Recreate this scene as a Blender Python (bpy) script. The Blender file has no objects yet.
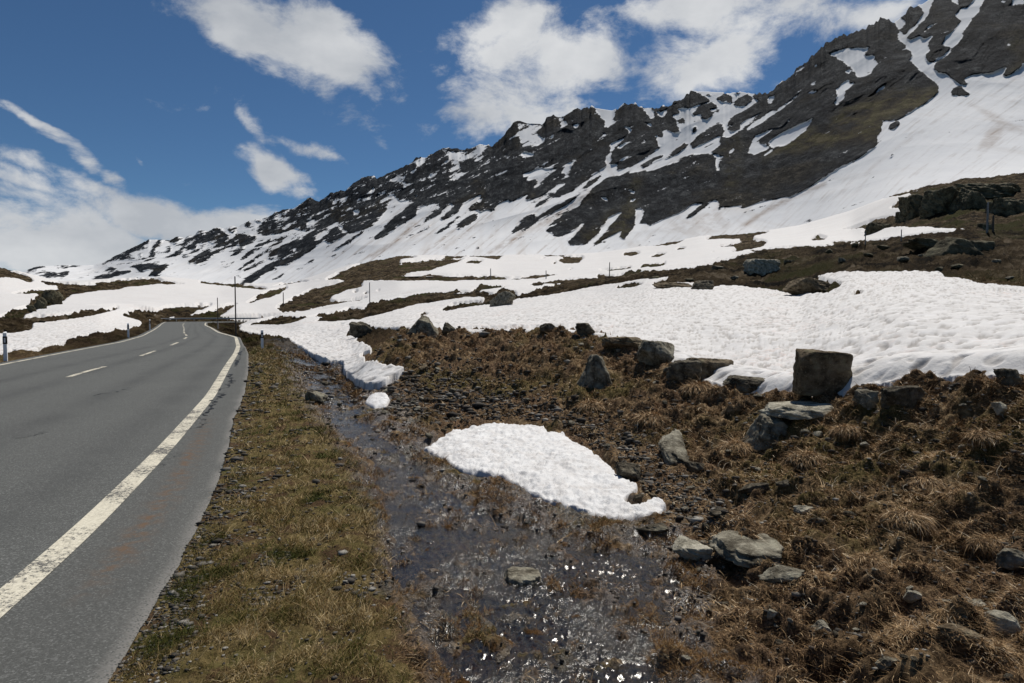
import bpy, math, random
import numpy as np
from mathutils import Vector, Matrix
random.seed(7)
RNG = np.random.default_rng(11)
SC = bpy.context.scene
COL = SC.collection
# ------------------------------------------------------------------ camera
FPX, CX, CY, H = 650.0, 512.0, 341.5, 1.65
PITCH = math.radians(2.5)
cp, sp = math.cos(PITCH), math.sin(PITCH)
cam = bpy.data.cameras.new('camera'); cam_o = bpy.data.objects.new('camera', cam); COL.objects.link(cam_o)
cam_o.location = (0, 0, H); cam_o.rotation_euler = (math.pi/2 - PITCH, 0, 0)
cam.sensor_width = 36; cam.lens = FPX*36/1024; cam.clip_start = 0.1; cam.clip_end = 20000
SC.camera = cam_o

def e_of(py):                       # picture row -> tangent of elevation
    t = (CY - np.asarray(py, float))/FPX
    return (t*cp - sp)/(cp + t*sp)
def ta_of(px, e):                   # picture column -> X/Y
    return (np.asarray(px, float) - CX)/FPX*(cp - e*sp)
def project(X, Y, Z):
    e = (Z - H)/Y; d = cp - e*sp
    return CX + FPX*(X/Y)/d, CY - FPX*(sp + e*cp)/d
def plane_pt(px, py, z=0.0):
    e = float(e_of(py)); Y = (z - H)/e
    return (float(ta_of(px, e))*Y, Y)

# ------------------------------------------------------------------ noise
_perm = np.random.default_rng(3).permutation(256); _perm = np.concatenate([_perm, _perm, _perm])
_ang = np.random.default_rng(4).uniform(0, 2*np.pi, 256); _gx, _gy = np.cos(_ang), np.sin(_ang)
def perlin(x, y, seed=0):
    x = np.asarray(x, float) + seed*17.31; y = np.asarray(y, float) + seed*9.77
    xi = np.floor(x).astype(np.int64); yi = np.floor(y).astype(np.int64)
    xf = x - xi; yf = y - yi
    u = xf*xf*xf*(xf*(xf*6-15)+10); v = yf*yf*yf*(yf*(yf*6-15)+10)
    def g(ix, iy, dx, dy):
        h = _perm[_perm[ix & 255] + (iy & 255)]
        return _gx[h]*dx + _gy[h]*dy
    a = g(xi, yi, xf, yf); b = g(xi+1, yi, xf-1, yf)
    c = g(xi, yi+1, xf, yf-1); d = g(xi+1, yi+1, xf-1, yf-1)
    return 1.5*((a + (b-a)*u)*(1-v) + (c + (d-c)*u)*v)
def fbm(x, y, seed=0, octv=4, gain=.5, lac=2.03):
    s = 0; a = 1.0
    for k in range(octv):
        s = s + a*perlin(x*lac**k, y*lac**k, seed + k*3); a *= gain
    return s
def ridged(x, y, seed=0, octv=4, gain=.5):
    s = 0; a = 1.0
    for k in range(octv):
        s = s + a*(1 - 2*np.abs(perlin(x*2.07**k, y*2.07**k, seed + k*5))); a *= gain
    return s
def sstep(a, b, x):
    t = np.clip((x - a)/(b - a), 0, 1); return t*t*(3 - 2*t)

# ------------------------------------------------------------------ survey maps: where snow, turf, water lie, by bearing and elevation
RX0, RY0, RS = -160.0, -90.0, 2.0
RW, RH = int(1360*RS), int(800*RS)
class Map:
    def __init__(s, val): s.a = np.full((RH, RW), val, np.float32)
    def poly(s, pts, val, mode='set'):
        p = (np.array(pts, float) - [RX0, RY0])*RS
        x0, y0 = np.floor(p.min(0)).astype(int) - 1; x1, y1 = np.ceil(p.max(0)).astype(int) + 2
        x0 = max(x0, 0); y0 = max(y0, 0); x1 = min(x1, RW); y1 = min(y1, RH)
        if x1 <= x0 or y1 <= y0: return
        gx, gy = np.meshgrid(np.arange(x0, x1) + .5, np.arange(y0, y1) + .5)
        ins = np.zeros(gx.shape, bool)
        n = len(p)
        for i in range(n):
            ax, ay = p[i]; bx, by = p[(i+1) % n]
            if ay == by: continue
            c = ((ay > gy) != (by > gy)) & (gx < (bx-ax)*(gy-ay)/(by-ay) + ax)
            ins ^= c
        s.a[y0:y1, x0:x1][ins] = val
    def stroke(s, pts, w, val):
        for (ax, ay), (bx, by) in zip(pts[:-1], pts[1:]):
            L = math.hypot(bx-ax, by-ay); nx, ny = -(by-ay)/L*w/2, (bx-ax)/L*w/2
            s.poly([(ax+nx, ay+ny), (bx+nx, by+ny), (bx-nx, by-ny), (ax-nx, ay-ny)], val)
    def blur(s, r):
        r = int(round(r*RS))
        if r < 1: return s
        for _ in range(2):
            for ax in (0, 1):
                a = np.pad(s.a, [(r, r) if k == ax else (0, 0) for k in (0, 1)], mode='edge').astype(np.float64)
                c = np.cumsum(a, axis=ax); z = np.zeros_like(np.take(c, [0], axis=ax)); c = np.concatenate([z, c], axis=ax)
                n = s.a.shape[ax]
                s.a = ((np.take(c, range(2*r+1, 2*r+1+n), axis=ax) - np.take(c, range(0, n), axis=ax))/(2*r+1)).astype(np.float32)
        return s
    def at(s, px, py):
        x = np.clip((px - RX0)*RS - .5, 0, RW - 1.01); y = np.clip((py - RY0)*RS - .5, 0, RH - 1.01)
        xi = x.astype(int); yi = y.astype(int); u = x - xi; v = y - yi; a = s.a
        return (a[yi, xi]*(1-u) + a[yi, xi+1]*u)*(1-v) + (a[yi+1, xi]*(1-u) + a[yi+1, xi+1]*u)*v
def T(o, pts): return [(o[0] + x/o[2], o[1] + y/o[2]) for x, y in pts]
A=(160,180,6.206); B=(300,130,6.206); Cc=(300,190,6.4); D=(440,100,6.206); E=(440,180,6.206); F_=(580,80,6.206)
G=(580,160,6.206); H_=(720,60,6.206); I_=(720,140,6.206); J=(864,0,6.206); K_=(864,90,6.206); L_=(0,180,5.12)
M1=(0,250,5.12); M2=(200,230,5.12); M3=(400,230,5.12); M4=(600,220,5.12); M5=(800,160,4.571); M6=(240,310,5.69); P7=(380,400,3.103)
Z3=(660,0,2.626)

# mountain: 1 = snow, -1 = rock and one painted spur shadow, between = mottled
MS = Map(1.0)
def rock_or_shade_(o, *polys, v=-1):
    for p in polys: MS.poly(T(o, p), v)
def snow_(o, *polys, v=1):
    for p in polys: MS.poly(T(o, p), v)
rock_or_shade_(L_, [(120,472),(190,440),(235,443),(160,470),(130,482)], [(200,490),(260,475),(350,465),(350,485),(260,495),(200,497)],
 [(150,492),(210,465),(265,460),(200,480),(160,498)], [(240,438),(390,434),(400,441),(300,448)], [(200,515),(270,495),(240,517)],
 [(450,525),(500,490),(600,465),(690,460),(650,478),(570,500),(510,535),(460,540)], [(530,460),(570,445),(605,455),(560,468)],
 [(645,445),(700,428),(870,430),(850,450),(800,490),(755,495),(790,455),(720,470),(690,445)],
 [(540,415),(610,370),(690,335),(760,300),(775,310),(740,345),(690,360),(640,400),(600,412)], [(705,380),(735,362),(720,397)],
 [(760,390),(790,320),(830,300),(835,315),(800,345),(790,390),(770,395)], [(840,370),(860,345),(880,345),(870,375)],
 [(860,310),(900,285),(920,295),(900,332),(885,325)], [(915,355),(950,298),(1024,258),(1024,290),(1005,352),(960,350)],
 [(600,406),(800,401),(800,407),(650,413)], [(840,397),(930,370),(900,388)], [(930,392),(1010,355),(1024,350),(950,395)],
 [(470,440),(520,425),(600,410),(540,428)], [(300,500),(340,490),(320,505)])
rock_or_shade_(A, [(0,365),(20,375),(5,390)], [(80,345),(105,345),(125,375),(90,405),(75,385)], [(160,370),(220,338),(230,370),(220,430),(190,430),(130,415)],
 [(230,330),(250,305),(300,315),(350,292),(430,345),(420,375),(370,410),(340,400),(300,380),(250,395),(230,370)],
 [(170,522),(190,495),(330,410),(380,390),(400,400),(260,490),(180,524)], [(205,532),(240,500),(400,405),(410,418),(300,488),(220,532)],
 [(130,482),(280,405),(330,385),(325,395),(200,452),(140,485)], [(0,487),(80,460),(100,440),(180,435),(100,467),(30,487)], [(30,442),(60,410),(70,430),(40,452)],
 [(215,472),(330,410),(250,457)], [(415,385),(470,335),(600,345),(590,375),(545,400),(470,405),(420,415),(375,455),(395,420)],
 [(400,485),(460,455),(490,410),(540,390),(520,425),(480,460)], [(490,497),(590,410),(700,348),(680,380),(600,440),(500,497)],
 [(420,298),(490,282),(480,310),(450,330),(420,310)], [(520,280),(545,250),(568,275),(545,292)], [(580,243),(600,240),(640,260),(600,265)],
 [(600,320),(650,240),(710,200),(760,180),(780,190),(850,160),(930,100),(985,140),(993,200),(930,240),(910,270),(880,310),(830,300),(750,330),(650,345),(610,335)],
 [(480,557),(620,455),(760,358),(775,362),(660,447),(560,517),(500,557)], [(660,495),(680,455),(800,380),(870,350),(850,420),(790,450),(700,492)],
 [(840,435),(860,380),(993,285),(993,345),(900,405),(870,430)], [(545,592),(660,530),(840,420),(830,442),(680,542),(560,597)],
 [(490,650),(510,625),(560,595),(760,500),(860,430),(993,358),(993,398),(900,458),(800,525),(730,532),(620,602),(550,665),(510,660)],  # big dark strip on the snow: shadow of the spurs, painted in rock colour
 [(465,587),(560,535),(660,485),(650,502),(540,562),(470,592)], [(690,622),(830,540),(810,560),(700,627)], [(435,520),(480,485),(455,515)], [(830,572),(960,480),(900,530)])
snow_(A, [(700,240),(740,210),(800,205),(780,235),(720,250)], v=.5)
snow_(A, [(900,260),(970,240),(960,275),(905,275)])
snow_(A, [(850,200),(910,180),(920,210),(860,230)], v=.2)
rock_or_shade_(B, [(0,460),(65,410),(120,435),(185,380),(280,370),(330,320),(400,280),(460,280),(560,250),(690,195),(720,165),(780,165),(880,105),(993,115),
 (993,480),(920,520),(875,555),(940,450),(880,480),(850,450),(740,480),(720,500),(720,530),(640,580),(560,620),(480,672),(455,677),(540,600),(560,560),(640,500),(700,430),(620,445),(580,395),(545,450),
 (530,510),(480,570),(420,610),(330,640),(300,640),(240,600),(250,670),(170,683),(90,683),(100,640),(130,600),(100,600),(0,650)])
snow_(B, [(30,560),(95,545),(100,575),(45,587)], [(0,628),(40,622),(20,647),(0,652)], [(320,490),(370,500),(370,530),(340,530)], [(415,435),(455,345),(465,360),(440,430)],
 [(490,452),(570,395),(560,420),(500,457)], [(560,300),(640,262),(600,312),(565,322)], [(610,313),(690,328),(650,357),(615,332)], [(720,200),(775,173),(770,210),(690,267),(680,260),(730,230)],
 [(890,120),(950,122),(993,150),(993,240),(930,210),(880,215),(870,220),(930,190),(960,170),(900,145)], [(920,278),(993,290),(980,332),(940,312)], [(800,290),(820,260),(810,330)], [(700,410),(740,400),(720,427)],
 [(115,450),(125,520),(135,540),(115,520)], [(170,425),(220,435),(215,480),(200,440)], [(90,683),(120,640),(240,560),(235,585),(150,650),(120,683)])
rock_or_shade_(Cc, [(160,330),(240,235),(270,250),(300,285),(200,340)], [(0,330),(60,270),(120,230),(130,270),(90,320),(0,390)], [(0,402),(60,350),(150,300),(165,320),(60,387),(0,432)],
 [(325,250),(320,190),(400,160),(500,140),(550,80),(560,100),(500,190),(430,240),(350,265)], [(195,397),(260,350),(430,240),(400,277),(230,388)], [(165,447),(240,405),(220,427)],
 [(470,312),(550,230),(570,200),(640,160),(700,110),(750,110),(750,155),(690,200),(650,200),(600,260),(490,317)], [(790,212),(800,175),(860,140),(930,110),(900,150),(810,202)],
 [(745,277),(850,205),(830,237),(760,278)], [(900,192),(930,160),(1024,98),(1024,122),(960,170),(910,194)], [(985,252),(1024,222),(1024,248)], [(850,293),(930,230),(1024,162),(1024,173),(940,242),(860,295)],
 [(0,495),(80,445),(140,405),(70,465)], [(270,390),(300,375),(285,392)])
snow_(Cc, [(240,235),(265,230),(290,255),(310,270),(300,283),(270,270)])
rock_or_shade_(D, [(0,295),(320,285),(455,130),(560,135),(665,105),(850,40),(993,60),(993,440),(960,460),(870,520),(710,605),(740,570),(780,510),(730,530),(620,600),(525,630),(560,575),(430,635),(430,610),(370,640),(330,683),(0,683)])
snow_(D, [(0,308),(40,303),(80,318),(170,315),(250,270),(300,285),(240,382),(180,360),(120,400),(150,450),(100,522),(50,490),(60,430),(80,390),(0,405),(60,360)], v=.45)
snow_(D, [(465,130),(490,138),(600,150),(640,150),(605,185),(610,215),(650,245),(640,275),(500,297),(500,255),(470,200),(490,185)], v=.6)
snow_(D, [(500,330),(540,320),(600,342),(520,357)], [(735,112),(760,105),(790,150),(760,167)], [(800,155),(860,143),(850,172)], [(860,93),(880,93),(870,122)], [(675,242),(715,208),(690,247)],
 [(500,460),(610,425),(690,430),(680,455),(600,500),(520,512),(590,465),(520,477)], [(490,517),(600,450),(740,413),(640,500),(600,540),(570,547),(610,505),(560,490)],
 [(755,450),(780,395),(850,370),(810,400),(815,440),(780,477)], [(970,212),(993,200),(985,217)], [(430,562),(455,530),(440,567)], [(130,532),(170,528),(150,550)], [(230,437),(285,408),(240,442)],
 [(115,683),(180,600),(270,570),(250,600),(170,683)], [(210,672),(240,620),(310,580),(290,620),(240,672)], [(40,683),(80,640),(85,665),(60,683)])
snow_(D, [(390,340),(430,328),(430,367),(400,367)], v=.1)
rock_or_shade_(E, [(0,0),(600,0),(550,75),(430,135),(425,112),(370,140),(250,205),(215,165),(300,90),(260,85),(150,180),(60,230),(0,245)],
 [(90,307),(130,260),(190,210),(235,203),(230,240),(180,280),(120,307)], [(640,0),(730,0),(710,40),(600,110),(525,133),(540,105),(600,50)], [(700,107),(730,60),(790,10),(840,0),(910,0),(830,60),(740,107)],
 [(578,182),(620,130),(700,80),(720,90),(650,140),(590,180)], [(490,332),(560,260),(640,210),(760,140),(870,70),(930,0),(962,0),(900,60),(800,142),(700,205),(600,262),(530,317),(500,332)],
 [(490,252),(540,215),(600,203),(590,240),(480,322),(443,337),(460,300),(530,255),(500,264)],
 [(655,312),(680,275),(790,200),(860,160),(900,100),(993,20),(993,325),(940,370),(900,400),(800,407),(795,385),(850,330),(900,265),(820,320),(740,352),(700,337)],
 [(510,367),(570,340),(582,345),(520,371)], [(320,292),(365,248),(350,272),(325,292)], [(190,367),(260,328),(210,367)], [(215,432),(245,403),(245,427)], [(945,417),(960,380),(993,353),(993,382)], [(690,350),(720,340),(710,352)])
snow_(E, [(110,200),(150,150),(240,90),(260,95),(200,150),(130,200)], [(0,200),(60,145),(85,150),(70,180),(20,225),(0,235)], [(785,215),(800,190),(860,150),(850,165),(800,205)])
rock_or_shade_(F_, [(0,170),(60,165),(240,170),(280,133),(400,165),(530,158),(690,60),(760,95),(810,130),(740,150),(680,175),(610,175),(620,210),(560,215),(590,240),(625,330),(560,320),(520,310),(515,360),(465,340),(480,400),(505,410),
 (400,490),(330,530),(225,565),(240,510),(165,535),(110,570),(60,600),(0,640)])
snow_(F_, [(155,490),(185,440),(190,395),(280,350),(310,315),(265,285),(300,290),(325,315),(270,370),(215,420),(200,460),(190,520),(185,540),(165,532)],
 [(70,160),(190,175),(222,185),(210,240),(215,265),(170,297),(150,290),(155,250),(125,240),(120,210)], [(340,150),(400,168),(440,172),(465,210),(460,240),(430,235),(400,190)], [(470,195),(520,190),(555,160),(520,237),(480,215)],
 [(570,155),(620,128),(590,160)], [(385,255),(450,275),(440,302),(420,282)], [(245,507),(300,463),(270,502),(240,522)], [(105,325),(160,330),(155,347)], [(230,415),(300,380),(250,430)], [(375,400),(405,362),(415,380),(400,392)])
rock_or_shade_(F_, [(690,212),(740,165),(820,138),(860,170),(800,180),(830,210),(800,242),(760,240),(745,210),(700,222)], [(600,250),(640,225),(660,270),(620,277)], [(840,115),(900,83),(950,98),(940,142),(890,140)], [(955,152),(993,103),(993,167)],
 [(695,300),(715,278),(730,310),(700,332)], [(685,402),(720,350),(860,268),(890,290),(885,330),(800,380),(700,422)], [(520,492),(560,460),(650,383),(665,410),(600,460),(530,497)], [(375,542),(420,500),(520,460),(515,487),(400,542)],
 [(910,280),(930,245),(993,203),(993,250),(930,292)], [(930,322),(993,268),(993,302),(940,322)], [(960,73),(993,65),(993,92)], [(20,683),(80,620),(150,570),(130,600),(40,683)],
 [(780,85),(820,92),(815,104),(790,98)], [(845,190),(870,195),(855,205)], [(885,262),(905,262),(895,272)],
 [(88,683),(100,650),(200,600),(320,575),(400,563),(440,570),(500,560),(640,480),(700,458),(820,463),(850,500),(860,570),(870,620),(900,600),(890,580),(870,530),(900,470),(840,457),(808,452),(993,305),(993,683)])
snow_(F_, [(840,475),(890,463),(950,405),(945,440),(900,470),(880,500),(865,562),(845,550),(855,510)], [(860,627),(905,598),(890,627)], [(350,605),(370,600),(365,615)], [(200,622),(225,610),(215,627)])
rock_or_shade_(G, [(0,260),(90,160),(160,110),(330,80),(440,68),(620,0),(993,0),(993,285),(930,295),(905,290),(850,307),(870,270),(840,245),(800,260),(700,270),(640,320),(560,350),(430,412),(420,395),(363,395),(400,340),(385,300),(345,300),
 (345,340),(340,400),(280,497),(250,485),(255,440),(130,500),(95,522),(85,510),(160,440),(265,320),(170,360),(150,400),(60,500),(0,525)])
snow_(G, [(60,522),(150,420),(180,360),(268,312),(230,360),(180,410),(140,460),(90,522)], [(125,225),(150,225),(178,250),(160,264)], [(305,178),(340,193),(337,217),(310,202)], [(310,250),(340,233),(330,267)], [(0,400),(30,383),(10,420),(0,427)],
 [(345,85),(370,80),(365,97)], [(840,0),(862,0),(865,60),(850,70),(842,40)], [(858,125),(905,98),(885,130)], [(880,82),(910,95),(885,95)])
rock_or_shade_(G, [(635,372),(700,320),(800,243),(822,250),(700,347)])
rock_or_shade_(Z3, [(330,210),(400,120),(440,60),(590,20),(640,120),(560,300),(420,240)])
rock_or_shade_(I_, [(0,-20),(993,-20),(993,440),(0,440)])
rock_or_shade_(H_, [(230,205),(300,198),(400,122),(550,-12),(993,-12),(993,683),(0,683),(0,515),(100,455),(280,315),(240,330),(100,415),(60,447),(40,400),(60,375),(180,300),(250,255),(205,235)])
snow_(Z3, [(440,140),(490,126),(558,124),(550,150),(568,160),(572,185),(540,205),(518,203),(505,180),(475,160)])
snow_(H_, [(155,447),(200,390),(330,305),(340,325),(520,180),(480,230),(340,332),(230,405),(170,442)], [(295,272),(300,225),(347,223),(320,272)], [(173,580),(180,545),(215,470),(250,455),(335,420),(250,490),(245,520),(300,535),(280,560),(210,589)],
 [(300,522),(340,480),(380,450),(587,353),(540,430),(460,492),(390,532),(350,530),(290,590),(262,602),(330,540)], [(530,210),(570,188),(617,190),(580,214)], [(560,157),(602,126),(580,160)], [(388,188),(432,123),(402,177)],
 [(440,110),(550,0),(520,45),(450,107)], [(660,172),(730,178),(760,145),(800,123),(805,145),(852,130),(790,190),(770,240),(730,282),(703,277),(735,215),(720,185)], [(760,0),(970,0),(970,60),(935,90),(905,95),(890,112),(870,80),(820,45),(800,10)],
 [(770,70),(812,58),(800,87)], [(910,237),(940,200),(993,168),(993,207)], [(768,437),(790,423),(827,460),(800,477)], [(0,582),(62,533),(40,562)], [(48,592),(92,523),(80,572)], [(0,597),(27,588),(10,617)], [(580,35),(602,25),(600,47)], [(415,378),(437,372),(425,386)],
 [(50,415),(105,375),(70,415)])
rock_or_shade_(H_, [(0,232),(40,208),(80,225),(77,267),(30,257)], [(90,287),(100,245),(180,213),(203,250),(150,287)], [(80,208),(120,202),(100,217)], [(0,400),(20,400),(22,470),(0,482)])
snow_(I_, [(960,-40),(993,-70),(1050,-80),(1800,-80),(1800,700),(-60,700),(0,415),(120,410),(140,425),(270,380),(400,352),(430,355),(540,300),(640,235),(720,185),(880,90),(970,45)])
rock_or_shade_(J, [(0,172),(125,100),(190,140),(220,185),(205,240),(260,290),(310,345),(280,375),(350,410),(355,440),(410,490),(470,540),(410,620),(310,683),(0,683)])
snow_(J, [(0,300),(45,285),(20,320),(0,330)], [(0,345),(55,342),(80,380),(70,420),(40,460),(0,478)], [(15,608),(70,560),(145,508),(120,555),(60,590)], [(330,680),(420,615),(470,545),(560,560),(993,420),(1400,300),(1400,900),(330,900)])
snow_(J, [(190,130),(220,110),(270,110),(240,180),(210,180)], [(205,230),(260,215),(290,245),(350,220),(380,240),(430,215),(410,270),(390,310),(400,380),(440,390),(430,420),(470,450),(520,455),(600,525),(660,580),(560,640),(400,640),(470,545),(350,440),(280,375),(305,345),(260,290)])
rock_or_shade_(J, [(225,105),(290,35),(340,30),(370,80),(340,130),(280,190),(250,215),(220,190),(265,140)],
 [(255,242),(330,170),(400,90),(430,-10),(530,-10),(600,50),(560,100),(600,130),(560,190),(520,220),(478,282),(540,290),(500,340),(420,387),(390,382),(378,340),(410,310),(400,270),(430,215),(380,240),(360,240),(350,220),(400,160),(490,125),(440,150),(380,200),(290,245)],
 [(742,-10),(720,50),(640,160),(600,250),(560,290),(500,350),(440,390),(428,420),(460,450),(510,455),(550,490),(600,525),(650,522),(615,490),(680,460),(800,450),(885,408),(862,472),(900,468),(993,400),(1300,230),(1300,-300),(760,-300)],
 [(575,-10),(700,-10),(640,42),(600,47)], [(543,592),(550,550),(590,538),(665,582),(640,594)])
snow_(J, [(840,10),(880,0),(870,12)], [(878,42),(920,20),(930,-20),(1100,-60),(1000,28),(920,37)], [(880,285),(905,260),(900,280)], [(475,165),(500,150),(485,170)], [(960,170),(975,172),(962,180)])
rock_or_shade_(K_, [(0,0),(470,0),(460,15),(400,70),(330,112),(270,152),(205,187),(118,190),(105,250),(80,300),(76,352),(0,402),(-120,470),(-120,0)], [(155,242),(158,215),(200,193),(228,203),(190,242)], [(148,447),(165,405),(203,383),(160,432)], [(288,322),(328,288),(310,312)], [(75,418),(98,405),(92,422)])
snow_(K_, [(15,48),(60,20),(80,0),(105,0),(60,35),(25,50)])
snow_(J, [(560,290),(600,250),(640,160),(720,60),(745,0),(700,0),(640,45),(600,50),(560,100),(605,130),(560,190),(510,225),(478,283),(545,285),(500,345),(435,388),(450,388),(520,345)])
MS.blur(1.0)
MOSS = Map(0.0)
MOSS.poly(T(Z3, [(430,340),(480,280),(600,240),(745,230),(700,290),(600,310),(565,375),(420,385),(330,400),(250,420),(400,330)]), 1.0)
MOSS.poly(T(J, [(880,300),(930,230),(993,170),(1100,120),(1100,380),(900,460),(880,420),(993,350)]), .7)
MOSS.poly(T(G, [(0,520),(150,350),(300,260),(330,90),(400,70),(370,160),(350,300),(340,420),(270,495),(100,520)]), .6)
MOSS.poly(T(F_, [(810,450),(993,310),(993,683),(860,683),(940,470)]), .5)
MOSS.blur(4)
DIRT = Map(0.0)
DIRT.stroke(T(E, [(300,450),(500,342),(640,262),(800,170),(900,90)]), 2.2, 1.0)
DIRT.stroke(T(E, [(460,345),(640,282),(800,180),(930,60)]), 5, .35)
DIRT.stroke(T(Cc, [(450,432),(560,360),(650,300),(740,200)]), 4.5, .55)
DIRT.stroke(T(Cc, [(600,400),(700,330),(820,240)]), 2.5, .35)
DIRT.stroke(T(Cc, [(780,400),(900,320),(1000,260)]), 3, .3)
DIRT.stroke(T(E, [(20,430),(160,330),(330,220)]), 4, .35)
DIRT.stroke(T(I_, [(130,545),(300,430),(420,370)]), 3, .9)
DIRT.stroke(T(I_, [(420,370),(560,310),(660,270)]), 4, .6)
DIRT.stroke(T(K_, [(0,530),(120,420),(300,290)]), 2, .3)
DIRT.poly(T(K_, [(700,370),(760,260),(850,200),(870,250),(800,350)]), .4)
DIRT.poly(T(K_, [(640,80),(760,120),(900,200),(993,220),(993,280),(860,240),(740,150)]), .35)
DIRT.poly(T(G, [(480,440),(840,300),(940,400),(900,440),(700,470)]), .25)
DIRT.blur(1.5)

# valley: 1 = snow, -1 = bare turf
VS = Map(1.0)
def bare(o, *polys):
    for p in polys: VS.poly(T(o, p), -1)
bare(M1, [(-300,60),(0,80),(60,110),(130,135),(175,165),(150,172),(70,150),(40,145),(0,150),(-300,150)],
 [(200,165),(250,170),(430,180),(560,165),(700,155),(790,148),(860,165),(950,180),(900,185),(800,182),(700,192),(600,205),(480,215),(370,235),(300,280),(200,310),(100,355),(0,380),(-300,420),(-300,380),(0,345),(80,310),(150,290),(200,230),(60,235),(160,205),(270,200),(330,195),(240,185)],
 [(-300,400),(0,365),(150,345),(320,335),(480,320),(610,300),(590,315),(480,345),(330,365),(170,385),(160,415),(100,430),(10,437),(-300,470)],
 [(0,545),(60,530),(130,535),(250,505),(310,495),(400,450),(560,425),(720,400),(725,375),(690,362),(630,345),(630,335),(700,318),(790,318),(880,290),(1024,285),(1055,290),(950,350),(840,350),(810,380),(850,400),(400,640),(-900,800),(-900,600)])
bare(M2, [(0,390),(60,385),(60,395),(0,420)], [(-60,455),(0,440),(60,410),(150,390),(200,385),(140,420),(90,450),(0,454)], [(240,380),(300,340),(380,305),(440,295),(450,305),(400,335),(330,360),(250,385)],
 [(390,405),(440,370),(560,310),(720,265),(840,262),(825,300),(750,315),(680,345),(665,360),(700,375),(800,358),(850,350),(865,355),(800,372),(700,390),(600,405),(480,425),(420,425)],
 [(360,300),(420,278),(540,266),(640,260),(500,277),(400,292)], [(640,260),(700,225),(800,185),(900,150),(1024,133),(1024,265),(900,268),(840,265),(720,262)],
 [(210,500),(330,465),(380,450),(450,450),(500,460),(640,430),(700,425),(760,405),(850,400),(950,370),(1024,355),(1024,410),(900,445),(800,465),(700,475),(590,475),(640,455),(560,450),(500,475),(440,490),(340,505),(260,510)],
 [(0,268),(130,263),(170,273),(340,303),(340,314),(200,302),(100,292),(0,280)], [(30,470),(200,470),(215,515),(330,552),(380,560),(450,565),(480,590),(480,640),(150,700),(100,540)],
 [(780,322),(800,314),(812,324),(795,330)], [(838,330),(855,324),(866,334),(850,338)], [(900,320),(915,314),(922,324)], [(675,490),(740,482),(735,490),(680,498)])
bare(M3, [(0,130),(50,135),(100,145),(30,155),(0,160)], [(0,172),(60,163),(200,150),(330,155),(290,172),(200,197),(150,217),(0,232)], [(-40,234),(160,232),(440,242),(560,248),(760,238),(840,233),(700,260),(560,264),(0,266),(-40,266)],
 [(210,145),(250,135),(330,136),(340,146),(230,152)], [(350,135),(430,113),(530,130),(500,162),(420,147),(360,142)], [(325,165),(380,158),(430,165),(400,180),(340,177)],
 [(0,350),(60,340),(150,328),(290,320),(400,320),(480,330),(520,308),(590,320),(600,345),(660,325),(740,300),(860,278),(1024,243),(1024,290),(860,325),(700,350),(600,360),(540,385),(480,388),(400,395),(300,410),(240,422),(208,417),(270,380),(430,365),(440,350),(330,350),(170,375),(90,385),(0,410)],
 [(340,320),(480,295),(565,295),(430,312)], [(640,288),(840,262),(960,248),(830,275),(700,295)], [(90,440),(120,430),(155,435),(110,447)], [(630,128),(655,128),(640,139)], [(670,123),(750,126),(840,126),(845,139),(760,142)],
 [(810,155),(850,138),(930,136),(940,155),(910,177),(850,180),(815,170)], [(773,180),(795,166),(802,182)], [(860,204),(887,203),(870,214)], [(720,148),(745,148),(735,154)])
bare(M4, [(148,132),(180,110),(240,97),(380,88),(432,110),(400,125),(340,138),(260,142),(190,142)], [(116,180),(150,170),(200,170),(207,182),(160,192),(125,192)], [(245,196),(290,180),(345,174),(300,197)], [(185,249),(260,235),(332,223),(332,240),(290,250)],
 [(0,258),(60,256),(150,246),(165,252),(60,268),(0,268)], [(540,104),(580,80),(700,63),(862,65),(850,77),(780,92),(790,105),(850,110),(850,130),(780,160),(668,172),(700,155),(690,145),(608,146),(620,135),(720,118),(720,105)], [(380,160),(420,145),(442,150),(400,160)], [(560,209),(635,193),(600,207)],
 [(-10,285),(60,290),(200,275),(330,270),(480,253),(560,233),(660,203),(760,173),(850,153),(980,143),(1060,150),(1060,380),(950,378),(860,360),(740,350),(690,340),(600,345),(500,345),(480,325),(400,325),(280,340),(275,330),(370,295),(200,312),(60,335),(-10,345)],
 [(80,356),(110,340),(180,328),(222,335),(180,348),(100,359)], [(560,175),(585,172),(575,180)])
bare(M5, [(-30,404),(130,396),(230,386),(400,366),(600,336),(760,326),(1024,326),(1400,300),(1400,640),(1024,592),(850,580),(720,550),(665,545),(640,520),(480,515),(330,520),(200,515),(75,535),(130,555),(190,570),(180,590),(130,615),(60,620),(-30,605)],
 [(70,243),(130,208),(200,190),(310,183),(400,168),(500,147),(540,133),(640,108),(800,78),(950,58),(1024,58),(1400,40),(1400,345),(1024,330),(770,328),(745,318),(620,318),(590,308),(470,312),(430,315),(320,330),(280,332),(310,315),(180,331),(230,315),(320,285),(380,265),(440,262),(500,250),(480,222),(408,224),(470,180),(520,155),(400,180),(300,202),(200,214),(90,245)],
 [(50,371),(80,349),(122,358),(110,370),(60,375)], [(138,386),(180,373),(235,386),(180,394)], [(243,621),(270,611),(292,620),(250,627)])
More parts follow.
